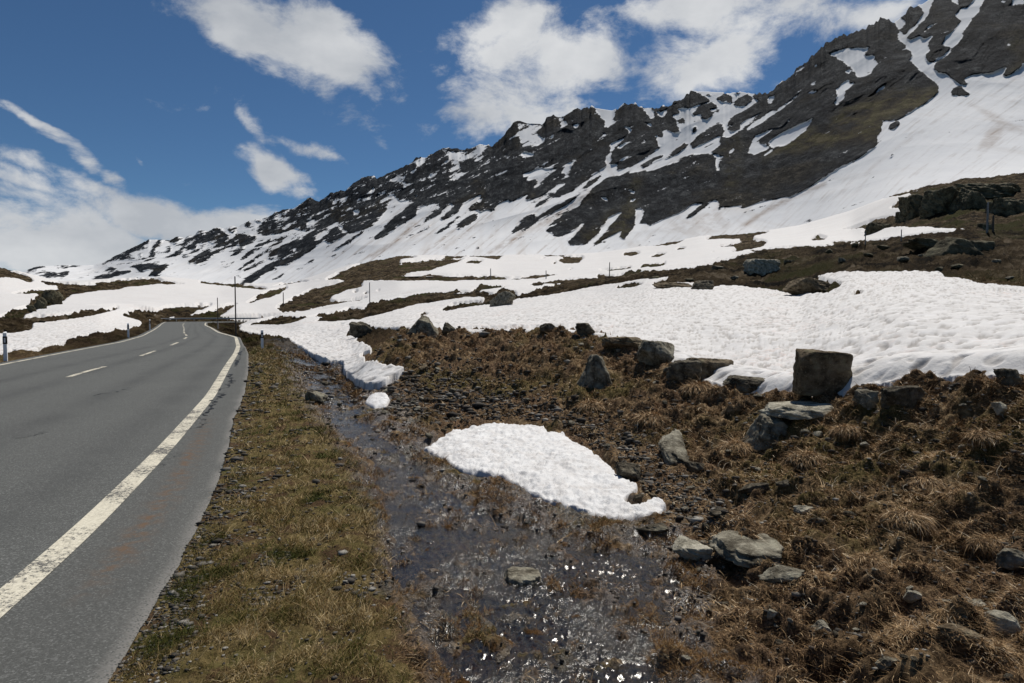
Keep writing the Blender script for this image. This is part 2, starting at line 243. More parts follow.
# near bank and verge are bare
VS.poly([(397,331),(440,332),(500,332),(560,332),(600,336),(640,350),(672,369),(700,379),(740,393),(790,400),(860,390),(900,382),(960,378),(1024,376),(1300,372),(1300,800),(-200,800),(-200,650),(250,350),(262,341),(330,345),(346,338),(352,330),(372,329)], -1)
VS.poly(T(M6, [(0,128),(150,155),(270,165),(290,188),(380,245),(420,275),(500,305),(510,315),(585,318),(590,365),(645,425),(700,450),(770,455),(830,440),(850,420),(940,370),(900,350),(820,335),(780,312),(710,325),(715,290),(680,290),(700,260),(745,260),(755,235),(700,200),(655,195),(680,165),(600,160),(560,90),(0,90)]), 1)
VS.blur(.6)
PATCH_MAIN = T(P7, [(125,152),(180,122),(220,94),(300,77),(400,70),(510,78),(520,96),(570,100),(600,125),(650,150),(720,205),(740,230),(805,270),(795,292),(763,312),(770,328),(820,322),(850,305),(895,325),(870,357),(790,368),(740,370),(690,358),(600,338),(530,318),(480,293),(430,262),(370,238),(310,231),(250,218),(200,183),(150,163)])
PATCH_SMALL = T(M6, [(705,530),(730,488),(770,467),(840,473),(858,510),(835,548),(760,555)])
PM = Map(-1.0); PM.poly(PATCH_MAIN, 1.0); PM.blur(1.6)
PS = Map(-1.0); PS.poly(PATCH_SMALL, 1.0); PS.blur(1.0)
# stream
WM = Map(0.0)
WM.poly([(288,362),(300,372),(310,395),(330,420),(350,445),(372,470),(384,500),(388,540),(392,580),(410,610),(440,650),(452,683),(470,760),(700,760),(690,683),(650,650),(675,610),(690,575),(640,548),(560,530),(500,510),(455,490),(430,470),(415,458),(385,432),(365,408),(348,388),(325,370),(305,356),(262,345),(250,347)], 1.0)
WM.blur(8)
WET = Map(0.0)
WET.poly([(262,345),(300,392),(350,455),(372,520),(380,590),(430,660),(440,760),(800,760),(760,683),(700,640),(720,590),(700,540),(660,515),(600,500),(500,480),(430,440),(400,400),(370,375),(330,350)], 1.0)
WET.blur(9)
GRAV = Map(0.0)
GRAV.poly([(360,385),(400,372),(450,370),(520,395),(600,420),(640,440),(700,480),(740,520),(720,560),(660,520),(560,430),(440,420),(390,420)], 1.0)
GRAV.blur(14)
VERGE = Map(0.0)
VERGE.poly([(100,760),(105,683),(200,500),(250,350),(262,335),(275,345),(290,370),(320,420),(350,460),(372,500),(385,590),(420,683),(430,760)], 1.0)
VERGE.poly([(-160,372),(0,362),(100,341),(160,322),(140,318),(60,345),(-160,352)], 1.0)
VERGE.blur(7)

# ------------------------------------------------------------------ ground knots: per bearing, distance and row of each break of slope
P = None
cols = {
 0:   [(1.2,P),(2.9,P),(6,P),(20,P),(26,P),(30,347.5),(42,337),(50,333),(60,322),(85,316),(150,298),(250,268),(330,276)],
 60:  [(1.2,P),(2.9,P),(6,P),(22,P),(29,P),(33,346),(45,337),(60,325),(75,314),(110,309),(180,297),(260,284),(340,290)],
 100: [(1.2,P),(2.9,P),(6,P),(26,P),(36,P),(40,340),(52,333),(80,317),(95,311),(130,307),(200,296),(280,282),(360,288)],
 160: [(1.2,P),(2.9,P),(6,P),(30,P),(60,P),(70,P),(85,P),(122,P),(138,317),(165,306),(230,295),(300,279),(380,285)],
 220: [(1.2,P),(2.9,P),(6,P),(26,P),(75,P),(95,P),(112,P),(132,P),(145,317),(185,306),(250,297),(330,284),(420,286)],
 260: [(1.2,P),(2.9,P),(6,P),(20,P),(35,344),(40,341),(60,333),(75,330),(95,323),(142,315.5),(220,299),(380,286),(480,288)],
 300: [(1.2,P),(2.9,P),(6,P),(18,P),(28,353),(30,350),(50,334),(68,322),(90,317),(130,314),(210,300),(400,283),(500,287)],
 350: [(1.2,P),(2.9,P),(6,P),(12,404),(16,383),(18,373),(32,345),(70,320),(95,312),(140,307),(220,292),(380,267),(460,271)],
 400: [(1.2,P),(2.9,P),(7,472),(12,400),(19,331),(22,334),(35,327),(75,311),(100,303),(140,299),(200,281),(420,257),(520,260)],
 450: [(1.2,P),(2.9,P),(6.8,478),(11,415),(19,331),(22,333),(34,325),(70,309),(95,297),(150,291),(210,279),(450,257),(560,259)],
 500: [(1.2,P),(2.9,P),(6.3,490),(10.5,420),(18.5,330),(21,332),(32,322),(65,307),(90,291),(150,287),(230,278),(500,256.5),(600,258)],
 560: [(1.2,P),(2.9,P),(5.6,512),(9.5,430),(17,330),(20,334),(30,320),(65,300),(85,289),(150,285),(230,275),(520,256),(620,258)],
 600: [(1.2,P),(2.9,P),(5.4,520),(8.8,440),(15.5,334),(18,338),(28,318),(60,296),(80,284),(150,281),(240,270),(520,254),(620,256)],
 650: [(1.2,P),(2.9,P),(5.2,528),(8,450),(13.5,347),(16,354),(25,322),(55,284),(80,272),(150,271),(250,262),(480,247),(580,250)],
 700: [(1.2,P),(2.85,P),(4.9,540),(7.2,470),(12,366),(14.5,377),(22,330),(50,285),(85,263),(160,265),(250,252),(450,238),(550,241)],
 750: [(1.2,P),(2.8,P),(4.7,540),(6.8,475),(10.5,377),(13,392),(20,335),(48,289),(85,253),(160,257),(250,245),(430,234),(530,237)],
 800: [(1.2,P),(2.75,P),(4.5,545),(6.3,480),(9.2,385),(11.5,400),(18,340),(43,290),(80,249),(160,253),(240,240),(410,227),(500,231)],
 850: [(1.2,P),(2.7,P),(4.3,550),(6,475),(8.6,373),(11,390),(16,335),(42,273),(75,244.5),(150,248),(220,237),(350,212),(450,217)],
 900: [(1.2,P),(2.7,683),(4.1,555),(5.6,475),(8,368),(10.5,383),(15,325),(36,273),(70,239),(130,243),(170,226),(270,193),(350,199)],
 960: [(1.2,P),(2.65,683),(4.0,558),(5.3,472),(7.5,363),(10,378),(14,325),(30,281),(65,232),(110,236),(150,216),(250,180),(330,187)],
 1024:[(1.2,P),(2.6,683),(3.9,560),(5,470),(7,360),(9.5,374),(13,325),(26,290),(62,232),(105,236),(145,212),(240,173.5),(320,181)],
}
YB = ([-200,0,100,200,300,400,500,600,700,800,900,1024,1200],[1600,1500,1400,1250,1050,850,760,760,700,600,470,420,400])
YR = ([-200,0,100,200,300,400,500,600,700,800,900,1024,1200],[2400,2300,2250,2100,1900,1650,1500,1400,1250,1050,950,880,820])
kx = np.array(sorted(cols))
KY = []; KE = []
for x in kx:
    ys = []; es = []
    for Yk, py in cols[int(x)]:
        es.append(-H/Yk if py is None else float(e_of(py))); ys.append(Yk)
    yb = float(np.interp(x, *YB)); py12 = cols[int(x)][12][1]
    ys.append(yb*1.04); es.append(float(e_of(py12 + 9)))
    KY.append(ys); KE.append(es)
KY = np.log(np.array(KY)); KE = np.array(KE)
NCOL_PX = np.concatenate([np.linspace(-2600,-130,40), np.arange(-90,1116,1.15), np.linspace(1150,3600,40)])
TA = (NCOL_PX - CX)/FPX
rows_per = [48,120,95,150,14,46,85,60,14,34,60,7,8]
par = np.concatenate([k + np.arange(n)/n for k, n in enumerate(rows_per)] + [[13.0]])
def smooth_interp_cols(V):
    out = np.empty((len(TA), V.shape[1]))
    for k in range(V.shape[1]):
        # piecewise linear, then softened along the bearing
        out[:, k] = np.interp(NCOL_PX, kx, V[:, k])
    core = slice(40, len(TA)-40); w = 17
    ker = np.hanning(w+2)[1:-1]; ker /= ker.sum()
    for k in range(V.shape[1]):
        pad = np.pad(out[core, k], w//2, mode='edge'); out[core, k] = np.convolve(pad, ker, 'valid')
    return out
cY = smooth_interp_cols(KY); cE = smooth_interp_cols(KE)
kk = np.arange(14)
# interpolate heights (not tangents) between knots so planes stay planes
cZ = H + cE*np.exp(cY)
NC, NR = len(TA), len(par)
ki = np.minimum(par.astype(int), 12); kf = par - ki
def herm(V):
    m = np.empty_like(V); d = np.diff(V, axis=1)
    m[:, 1:-1] = np.where(d[:, 1:]*d[:, :-1] > 0, 2*d[:, 1:]*d[:, :-1]/(d[:, 1:]+d[:, :-1]+1e-12), 0)
    m[:, 0] = d[:, 0]; m[:, -1] = d[:, -1]
    t = kf[None, :]; a = V[:, ki]; b = V[:, ki+1]; ma = m[:, ki]; mb = m[:, ki+1]
    return (2*t**3-3*t**2+1)*a + (t**3-2*t**2+t)*ma + (-2*t**3+3*t**2)*b + (t**3-t**2)*mb
GY = np.exp(herm(cY))
# heights: monotone in log distance
def z_interp():
    out = np.empty((NC, NR))
    for i in range(NC):
        yk = np.exp(cY[i]); zk = cZ[i]
        s = np.diff(zk)/np.diff(yk); m = np.zeros(14)
        m[1:-1] = np.where(s[1:]*s[:-1] > 0, 2*s[1:]*s[:-1]/(s[1:]+s[:-1]+1e-12), 0); m[0] = s[0]; m[-1] = s[-1]
        Y = GY[i]; h = (yk[ki+1]-yk[ki]); t = np.clip((Y-yk[ki])/h, 0, 1)
        out[i] = (2*t**3-3*t**2+1)*zk[ki] + (t**3-2*t**2+t)*h*m[ki] + (-2*t**3+3*t**2)*zk[ki+1] + (t**3-t**2)*h*m[ki+1]
    return out
GZ0 = z_interp()
_wx = TA[:, None]*GY
_df = np.maximum.reduce([GY - 139, _wx + 45, 100 - GY, np.interp(GY, [97,116,124,129,133], [-53.2,-62.8,-68,-73,-76]) - _wx])
GZ0 = np.where(GY > 96, np.minimum(GZ0, -.03 + .28*np.maximum(_df, 0)), GZ0)
GX = TA[:, None]*GY
PX0, PY0 = project(GX, GY, GZ0)

# road edges in plan
R_LINE = [(-1.3,-4),(-1.9,0),(-2.62,2.5),(-2.95,3.7),(-3.08,4.3),(-3.5,5.6),(-4.25,7.9),(-6.05,13),(-9.1,20.8),(-11.4,26.8),(-13.7,32.5),(-19.0,44.7),(-25.3,56),(-33.8,73),(-42,89),(-50,106),(-54,115),(-52,121),(-46,124),(-40,124.5)]
L_LINE = [(-8.6,-4),(-9.2,0),(-9.92,2.5),(-10.2,3.7),(-10.4,4.3),(-10.8,5.6),(-11.55,7.9),(-13.3,13),(-16.4,20.8),(-19.1,28),(-22.5,37.4),(-27,47.5),(-36,65.4),(-44,81),(-52.6,97.5),(-62,116),(-66,124),(-65,129.5),(-58,132),(-46,132.5),(-40,132.5)]
def spline(pts, n=400):
    p = np.array(pts, float); d = np.r_[0, np.cumsum(np.hypot(*np.diff(p, axis=0).T))]
    t = np.linspace(0, d[-1], n*4)
    q = np.stack([np.interp(t, d, p[:, 0]), np.interp(t, d, p[:, 1])], 1)
    w = 41; ker = np.hanning(w+2)[1:-1]; ker /= ker.sum()
    qq = np.stack([np.convolve(np.pad(q[:, c], w//2, mode='reflect', reflect_type='odd'), ker, 'valid') for c in (0, 1)], 1)
    return qq[::4]
RL = spline(R_LINE); LL = spline(L_LINE)
def offset(poly, d):
    g = np.gradient(poly, axis=0); g /= np.hypot(g[:, 0], g[:, 1])[:, None]
    return poly + np.stack([g[:, 1], -g[:, 0]], 1)*d
sh = np.interp(RL[:, 1], [0, 2.9, 6, 10, 14, 20, 28, 34], [.85, .85, .80, .62, .62, .62, .45, .28])
g_ = np.gradient(RL, axis=0); g_ /= np.hypot(g_[:, 0], g_[:, 1])[:, None]
jit = .014*fbm(np.arange(400)*.9, np.zeros(400), 5, 4, .7)
R_EDGE = RL + np.stack([g_[:, 1], -g_[:, 0]], 1)*(sh + jit)[:, None]
L_EDGE = offset(LL, -.35)
nY = 116
def xe(poly, Y):
    m = np.cumsum(np.r_[1, np.diff(poly[:, 1]) > 0]) == np.arange(1, len(poly)+1)
    return np.interp(Y, poly[m, 1], poly[m, 0])
dR = GX - xe(R_EDGE, GY)           # >0: right of pavement
dL = xe(L_EDGE, GY) - GX           # >0: left of pavement
dist_road = np.maximum(dR, dL)*.93
on_far = ((GY > 100) & (GY < 133.5) & (GX > np.interp(GY, [97,116,124,129,133], [-53.2,-62.8,-66.6,-66,-60])) & (GX < -47))
VSa = VS.at(PX0, PY0)
Fv = VSa + np.where(GY > 12, .5, .4)*fbm(PX0/10, PY0/4.5, 21, 3, .5)*(1 - .5*np.clip((40-GY)/40, 0, 1))
Fv = np.where((dist_road < .6) & (GY < 100), -1, Fv)
Fv = np.where(GY > 96, np.minimum(Fv, _df*.5 - 1.2), Fv)
tongue = (GY > 11) & (GY < 22) & (NCOL_PX[:, None] < 420)
W = np.where(GY < 40, WM.at(PX0, PY0), 0); WETa = np.where(GY < 40, WET.at(PX0, PY0), 0)
GRa = np.where(GY < 30, GRAV.at(PX0, PY0), 0); VEa = np.where(GY < 120, VERGE.at(PX0, PY0), 0)
GRa = np.maximum(GRa, np.where((GY < 26) & (dR > 0), (1 - sstep(.05, .5, dR + .25*fbm(GX/.5, GY/.5, 120, 3)))*.9 + .8*sstep(.3, .6, fbm(GX/.7, GY/1.1, 122, 3))*VEa, 0))
# relief of the bare ground
def billow(x, y, seed, octv=3):
    s = 0; a = 1
    for k in range(octv): s = s + a*(np.abs(perlin(x*2.1**k, y*2.1**k, seed+k))*2 - .5); a *= .5
    return s
sc = np.maximum(GY/9, 1.0)
rough = .07*fbm(GX/1.1, GY/1.1, 1, 3) + .12*billow(GX/.5, GY/.42, 7, 3) + .018*fbm(GX/.09, GY/.09, 9, 3)
far_rough = .9*fbm(GX/14, GY/14, 2, 5, .6)*sstep(40, 120, GY) + .32*fbm(GX/3, GY/3, 6, 5, .6)*sstep(14, 40, GY) + .16*(GY/80)*billow(GX/1.8, GY/1.8, 12, 3)*sstep(14, 40, GY)*(1-sstep(110,180,GY))
verge_r = .022*fbm(GX/.5, GY/.5, 30, 3) + .014*fbm(GX/.07, GY/.07, 31, 3)
wet_r = .045*fbm(GX/.6, GY/.6, 40, 3) + .042*billow(GX/.17, GY/.17, 42, 3) + .01*fbm(GX/.05, GY/.05, 45, 2)
nb = rough*(1-VEa) + verge_r*VEa
nb = nb*(1-np.clip(WETa*1.2, 0, 1)) + wet_r*np.clip(WETa*1.2, 0, 1)
nb = nb*(1-.45*GRa) + far_rough
zroad = np.where(GY < 100, 1.0, 0.0)
near_edge = sstep(0, .5, dist_road)
GZs = GZ0.copy()
snowcov = sstep(-.2, .35, Fv)
cover_damp = np.where(GY > 12, 1 - snowcov*.85, 1 - snowcov*.5)
stream_drop = .075*sstep(.15, .9, W)
pcov = np.where(GY < 30, np.maximum(sstep(-.95, .2, PM.at(PX0, PY0)), sstep(-.95, .2, PS.at(PX0, PY0))), 0)
GZ = GZ0 + nb*(1-.85*pcov)*cover_damp*np.where(GY < 100, near_edge, 1) - stream_drop - .03*snowcov - .03*pcov
GZ = np.where((GY < 115) & (dist_road < .0), np.minimum(GZ, 0) - .09, GZ)
GZ = np.where((GY < 115) & (dist_road >= 0) & (dist_road < .4) & (GY < 115), GZ - .03*(1-sstep(0, .4, dist_road)), GZ)
GZ = np.where(on_far, np.minimum(GZ, -.12), GZ)
PXG, PYG = project(GX, GY, GZ)

# ------------------------------------------------------------------ mesh helpers
def link(o, parent=None):
    COL.objects.link(o)
    if parent: o.parent = parent
    return o
def mesh_obj(name, V, Fq, mat, parent=None, smooth=True, attrs=None, mats=None, midx=None):
    V = np.ascontiguousarray(V, np.float32); Fq = np.ascontiguousarray(Fq, np.int32)
    me = bpy.data.meshes.new(name); n = Fq.shape[1]
    me.vertices.add(len(V)); me.vertices.foreach_set('co', V.ravel())
    me.loops.add(Fq.size); me.loops.foreach_set('vertex_index', Fq.ravel())
    me.polygons.add(len(Fq)); me.polygons.foreach_set('loop_start', np.arange(0, Fq.size, n, dtype=np.int32))
    me.polygons.foreach_set('loop_total', np.full(len(Fq), n, np.int32))
    me.update(calc_edges=True)
    if smooth: me.polygons.foreach_set('use_smooth', np.ones(len(Fq), bool))
    for k, v in (attrs or {}).items():
        a = me.attributes.new(k, 'FLOAT', 'POINT'); a.data.foreach_set('value', np.ascontiguousarray(v, np.float32).ravel())
    me.materials.append(mat)
    o = bpy.data.objects.new(name, me); return link(o, parent)
def grid_obj(name, X, Y, Z, keep, mat, attrs=None, parent=None):
    nc, nr = X.shape
    idx = np.arange(nc*nr).reshape(nc, nr)
    q = np.stack([idx[:-1, :-1], idx[1:, :-1], idx[1:, 1:], idx[:-1, 1:]], -1)
    if keep is not None:
        kq = keep[:-1, :-1] | keep[1:, :-1] | keep[1:, 1:] | keep[:-1, 1:]; q = q[kq]
    q = q.reshape(-1, 4)
    used = np.zeros(nc*nr, bool); used[q.ravel()] = True
    remap = np.cumsum(used) - 1
    V = np.stack([X.ravel(), Y.ravel(), Z.ravel()], 1)[used]
    at = {k: np.broadcast_to(v, X.shape).ravel()[used] for k, v in (attrs or {}).items()}
    return mesh_obj(name, V, remap[q], mat, parent, attrs=at)
def tag(o, label=None, cat=None, group=None, kind=None):
    if label: o['label'] = label
    if cat: o['category'] = cat
    if group: o['group'] = group
    if kind: o['kind'] = kind
    return o

# ------------------------------------------------------------------ materials
class NT:
    def __init__(s, name):
        s.m = bpy.data.materials.new(name); s.m.use_nodes = True; s.t = s.m.node_tree; s.n = s.t.nodes
        s.b = s.n['Principled BSDF']; s.b.inputs['Roughness'].default_value = .9; s.out = s.n['Material Output']
        s.b.inputs['Specular IOR Level'].default_value = .06
        s.tc = s.n.new('ShaderNodeTexCoord').outputs['Object']
    def w(s, a, b): s.t.links.new(a, b)
    def noise(s, scale, detail=4, rough=.55, vec=None, dist=0):
        n = s.n.new('ShaderNodeTexNoise'); n.inputs['Scale'].default_value = scale; n.inputs['Detail'].default_value = detail
        n.inputs['Roughness'].default_value = rough; n.inputs['Distortion'].default_value = dist
        s.w(vec or s.tc, n.inputs['Vector']); return n.outputs['Fac']
    def vor(s, scale, feat='F1', out='Distance', vec=None):
        n = s.n.new('ShaderNodeTexVoronoi'); n.feature = feat; n.inputs['Scale'].default_value = scale
        s.w(vec or s.tc, n.inputs['Vector']); return n.outputs[out]
    def mapping(s, scale, rot=(0,0,0), vec=None):
        n = s.n.new('ShaderNodeMapping'); n.inputs['Scale'].default_value = scale; n.inputs['Rotation'].default_value = rot
        s.w(vec or s.tc, n.inputs['Vector']); return n.outputs['Vector']
    def ramp(s, fac, stops, interp='LINEAR'):
        n = s.n.new('ShaderNodeValToRGB'); cr = n.color_ramp; cr.interpolation = interp
        while len(cr.elements) < len(stops): cr.elements.new(.5)
        for e, (p, c) in zip(cr.elements, stops):
            e.position = p; e.color = (c, c, c, 1) if np.isscalar(c) else (*c, 1)
        s.w(fac, n.inputs['Fac']); return n.outputs['Color']
    def mix(s, fac, a, b, mode='MIX'):
        n = s.n.new('ShaderNodeMix'); n.data_type = 'RGBA'; n.blend_type = mode
        for sock, v in ((n.inputs[0], fac), (n.inputs[6], a), (n.inputs[7], b)):
            if isinstance(v, bpy.types.NodeSocket): s.w(v, sock)
            elif isinstance(v, (int, float)): sock.default_value = v
            else: sock.default_value = (*v, 1)
        return n.outputs[2]
    def math(s, op, a, b=0.0, c=None, clamp=False):
        n = s.n.new('ShaderNodeMath'); n.operation = op; n.use_clamp = clamp
        for i, v in enumerate((a, b) if c is None else (a, b, c)):
            if isinstance(v, bpy.types.NodeSocket): s.w(v, n.inputs[i])
            else: n.inputs[i].default_value = v
        return n.outputs[0]
    def attr(s, name):
        n = s.n.new('ShaderNodeAttribute'); n.attribute_name = name; return n.outputs['Fac']
    def mr(s, v, a, b, c=0, d=1):
        n = s.n.new('ShaderNodeMapRange'); n.interpolation_type = 'SMOOTHSTEP'
        s.w(v, n.inputs[0]); n.inputs[1].default_value = a; n.inputs[2].default_value = b; n.inputs[3].default_value = c; n.inputs[4].default_value = d
        return n.outputs[0]
    def bump(s, h, strength=.5, dist=.02, nrm=None):
        n = s.n.new('ShaderNodeBump'); n.inputs['Strength'].default_value = strength; n.inputs['Distance'].default_value = dist
        s.w(h, n.inputs['Height'])
        if nrm: s.w(nrm, n.inputs['Normal'])
        return n.outputs['Normal']
    def fin(s, col=None, nrm=None, rough=None):
        for v, k in ((col, 'Base Color'), (nrm, 'Normal'), (rough, 'Roughness')):
            if v is None: continue
            if isinstance(v, bpy.types.NodeSocket): s.w(v, s.b.inputs[k])
            else: s.b.inputs[k].default_value = (*v, 1) if k == 'Base Color' else v
        return s.m

def m_ground():
    t = NT('turf_and_soil')
    n1 = t.noise(1.3, 6, .65); n2 = t.noise(9, 6, .7); n3 = t.noise(60, 4, .7); n4 = t.noise(.5, 4, .6)
    brown = t.ramp(n2, [(.34,(.022,.014,.008)), (.45,(.090,.058,.031)), (.55,(.21,.14,.075)), (.68,(.46,.34,.20))])
    red = t.ramp(n3, [(.36,(.026,.016,.010)), (.5,(.11,.066,.038)), (.66,(.36,.24,.14))])
    c = t.mix(t.mr(n1, .42, .60), brown, red)
    moss = t.ramp(n3, [(.3,(.035,.034,.008)), (.6,(.12,.105,.028)), (.8,(.22,.19,.07))])
    c = t.mix(t.math('MULTIPLY', t.mr(n4, .48, .62), .6), c, moss)
    gr = t.attr('verge')
    gcol = t.ramp(n2, [(.3,(.050,.036,.014)), (.45,(.11,.082,.032)), (.6,(.19,.14,.060)), (.75,(.32,.25,.12))])
    gcol = t.mix(t.math('MULTIPLY', t.mr(t.noise(2.1, 5, .6), .50, .62), .35), gcol, (.055,.070,.018))
    gcol = t.mix(t.mr(t.noise(3.1, 6, .7), .48, .58), gcol, (.085,.052,.028))
    c = t.mix(gr, c, gcol)
    # gravel
    v = t.n.new('ShaderNodeTexVoronoi'); v.inputs['Scale'].default_value = 26; t.w(t.tc, v.inputs['Vector'])
    sep = t.n.new('ShaderNodeSeparateColor'); t.w(v.outputs['Color'], sep.inputs[0])
    stone = t.ramp(sep.outputs[0], [(0,(.05,.045,.04)), (.5,(.12,.105,.09)), (.85,(.20,.18,.155)), (1,(.30,.28,.25))])
    gm = t.math('MULTIPLY', t.math('MULTIPLY', t.attr('gravel'), .55), t.mr(v.outputs['Distance'], .45, .2)); gm = t.math('MULTIPLY', gm, t.mr(sep.outputs[1], .25, .5))
    c = t.mix(gm, c, stone)
    # wet: darker, glossy film
    wet = t.attr('wet'); wn = t.math('MULTIPLY', wet, t.mr(t.noise(3.5, 5, .6), .36, .55), clamp=True)
    rustcol = t.ramp(n3, [(.3,(.040,.020,.008)), (.55,(.115,.058,.020)), (.8,(.24,.13,.05))])
    c = t.mix(t.math('MULTIPLY', wet, t.mr(t.noise(2.3, 4, .6), .52, .60)), c, rustcol)
    c = t.mix(t.math('MULTIPLY', wn, .58), c, (.034,.026,.018))
    # far hills: even darker heath with grey scree
    far = t.attr('far')
    fcol = t.ramp(t.noise(.35, 8, .78), [(.40,(.010,.008,.005)), (.48,(.055,.038,.020)), (.55,(.11,.078,.042)), (.64,(.24,.19,.13))])
    fcol = t.mix(t.mr(t.noise(.09, 4, .6), .52, .66), fcol, (.055,.052,.016))
    c = t.mix(far, c, fcol)
    r = t.math('SUBTRACT', .93, t.math('MULTIPLY', wn, .71))
    t.w(t.math('ADD', .04, t.math('MULTIPLY', wn, .95)), t.b.inputs['Specular IOR Level'])
    b0 = t.bump(t.math('MULTIPLY', wn, t.noise(130, 3, .7)), .9, .012)
    b1 = t.bump(t.noise(45, 6, .75), .9, .03, b0); b2 = t.bump(t.noise(7, 6, .7), .6, .10, b1)
    b3 = t.bump(t.math('MULTIPLY', t.attr('gravel'), t.math('SUBTRACT', 1.0, v.outputs['Distance'])), .5, .03, b2)
    b4 = t.bump(t.math('MULTIPLY', far, t.noise(.6, 10, .8)), 1.0, 2.2, b3)
    return t.fin(c, b4, r)
def m_snow():
    t = NT('old_snow')
    n = t.noise(3, 6, .6); big = t.noise(.25, 5, .6)
    c = t.ramp(n, [(.3,(.50,.475,.45)), (.5,(.57,.55,.525)), (.7,(.64,.62,.60))])
    pink = t.math('MULTIPLY', t.mr(big, .5, .68), t.mr(t.noise(5, 4, .7), .5, .64))
    c = t.mix(t.math('MULTIPLY', pink, .75), c, (.55,.43,.38))
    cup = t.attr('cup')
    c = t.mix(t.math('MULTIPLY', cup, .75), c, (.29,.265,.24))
    spec = t.math('GREATER_THAN', t.noise(14, 3, .7), .735)
    c = t.mix(t.math('MULTIPLY', spec, .45), c, (.16,.12,.09))
    b1 = t.bump(t.noise(25, 5, .7), .35, .02); b2 = t.bump(t.noise(5, 4, .6), .35, .06, b1)
    t.b.inputs['Specular IOR Level'].default_value = .2
    return t.fin(c, b2, .75)
def m_patch():
    t = NT('melting_snow')
    c = t.ramp(t.noise(6, 6, .7), [(.3,(.48,.45,.42)), (.5,(.61,.595,.575)), (.7,(.70,.69,.67))])
    c = t.mix(t.math('MULTIPLY', t.attr('rim'), .7), c, (.58,.49,.41))
    c = t.mix(t.math('MULTIPLY', t.math('GREATER_THAN', t.noise(30, 4, .8), .66), .35), c, (.25,.19,.14))
    b1 = t.bump(t.noise(70, 5, .75), .6, .012); b2 = t.bump(t.noise(20, 4, .6), .3, .03, b1)
    t.b.inputs['Specular IOR Level'].default_value = .25
    return t.fin(c, b2, .6)
def m_mountain():
    t = NT('mountain_rock_and_snow'); t.tc = t.mapping((1, .38, .85), (0, 0, 0))
    F = t.attr('snow')
    nn = t.math('SUBTRACT', t.noise(.045, 9, .72), .5)
    nf = t.math('SUBTRACT', t.noise(.25, 4, .7), .5)
    s = t.math('ADD', F, t.math('ADD', t.math('MULTIPLY', nn, 2.4), t.math('MULTIPLY', nf, 2.2)))
    mask = t.mr(s, -.06, .10)
    rk = t.ramp(t.noise(.07, 10, .85), [(.42,(.003,.004,.006)), (.48,(.012,.015,.019)), (.53,(.030,.032,.034)), (.60,(.11,.108,.10))])
    rk = t.mix(t.mr(t.noise(.012, 5, .6), .52, .66), rk, t.ramp(t.noise(.09, 8, .75), [(.42,(.004,.004,.003)), (.51,(.022,.018,.013)), (.60,(.085,.070,.048))]))
    moss = t.ramp(t.noise(.06, 9, .72), [(.41,(.012,.009,.005)), (.49,(.038,.028,.014)), (.55,(.055,.048,.016)), (.62,(.10,.08,.04))])
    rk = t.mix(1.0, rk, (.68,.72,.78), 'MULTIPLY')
    rk = t.mix(t.math('MULTIPLY', t.attr('moss'), t.mr(t.noise(.03, 5, .6), .28, .5)), rk, moss)
    sn = t.ramp(t.noise(.02, 6, .65), [(.3,(.60,.60,.60)), (.7,(.70,.69,.675))])
    st = t.noise(1.0, 5, .6, t.mapping((.05,.004,.012), (0,0,.5)))
    sn = t.mix(t.math('MULTIPLY', t.mr(st, .5, .72), .30), sn, (.46,.41,.36))
    dn = t.math('MULTIPLY', t.attr('dirt'), t.mr(t.noise(.07, 7, .7), .32, .58), clamp=True)
    sn = t.mix(dn, sn, (.24,.17,.12))
    c = t.mix(mask, rk, sn)
    rh = t.math('MULTIPLY', t.math('SUBTRACT', 1.0, mask), t.noise(.12, 10, .8))
    b1 = t.bump(rh, .9, 8.0); b2 = t.bump(mask, .5, 1.2, b1)
    b3 = t.bump(t.noise(.06, 6, .6), .2, 2.0, b2)
    return t.fin(c, b3, .9)
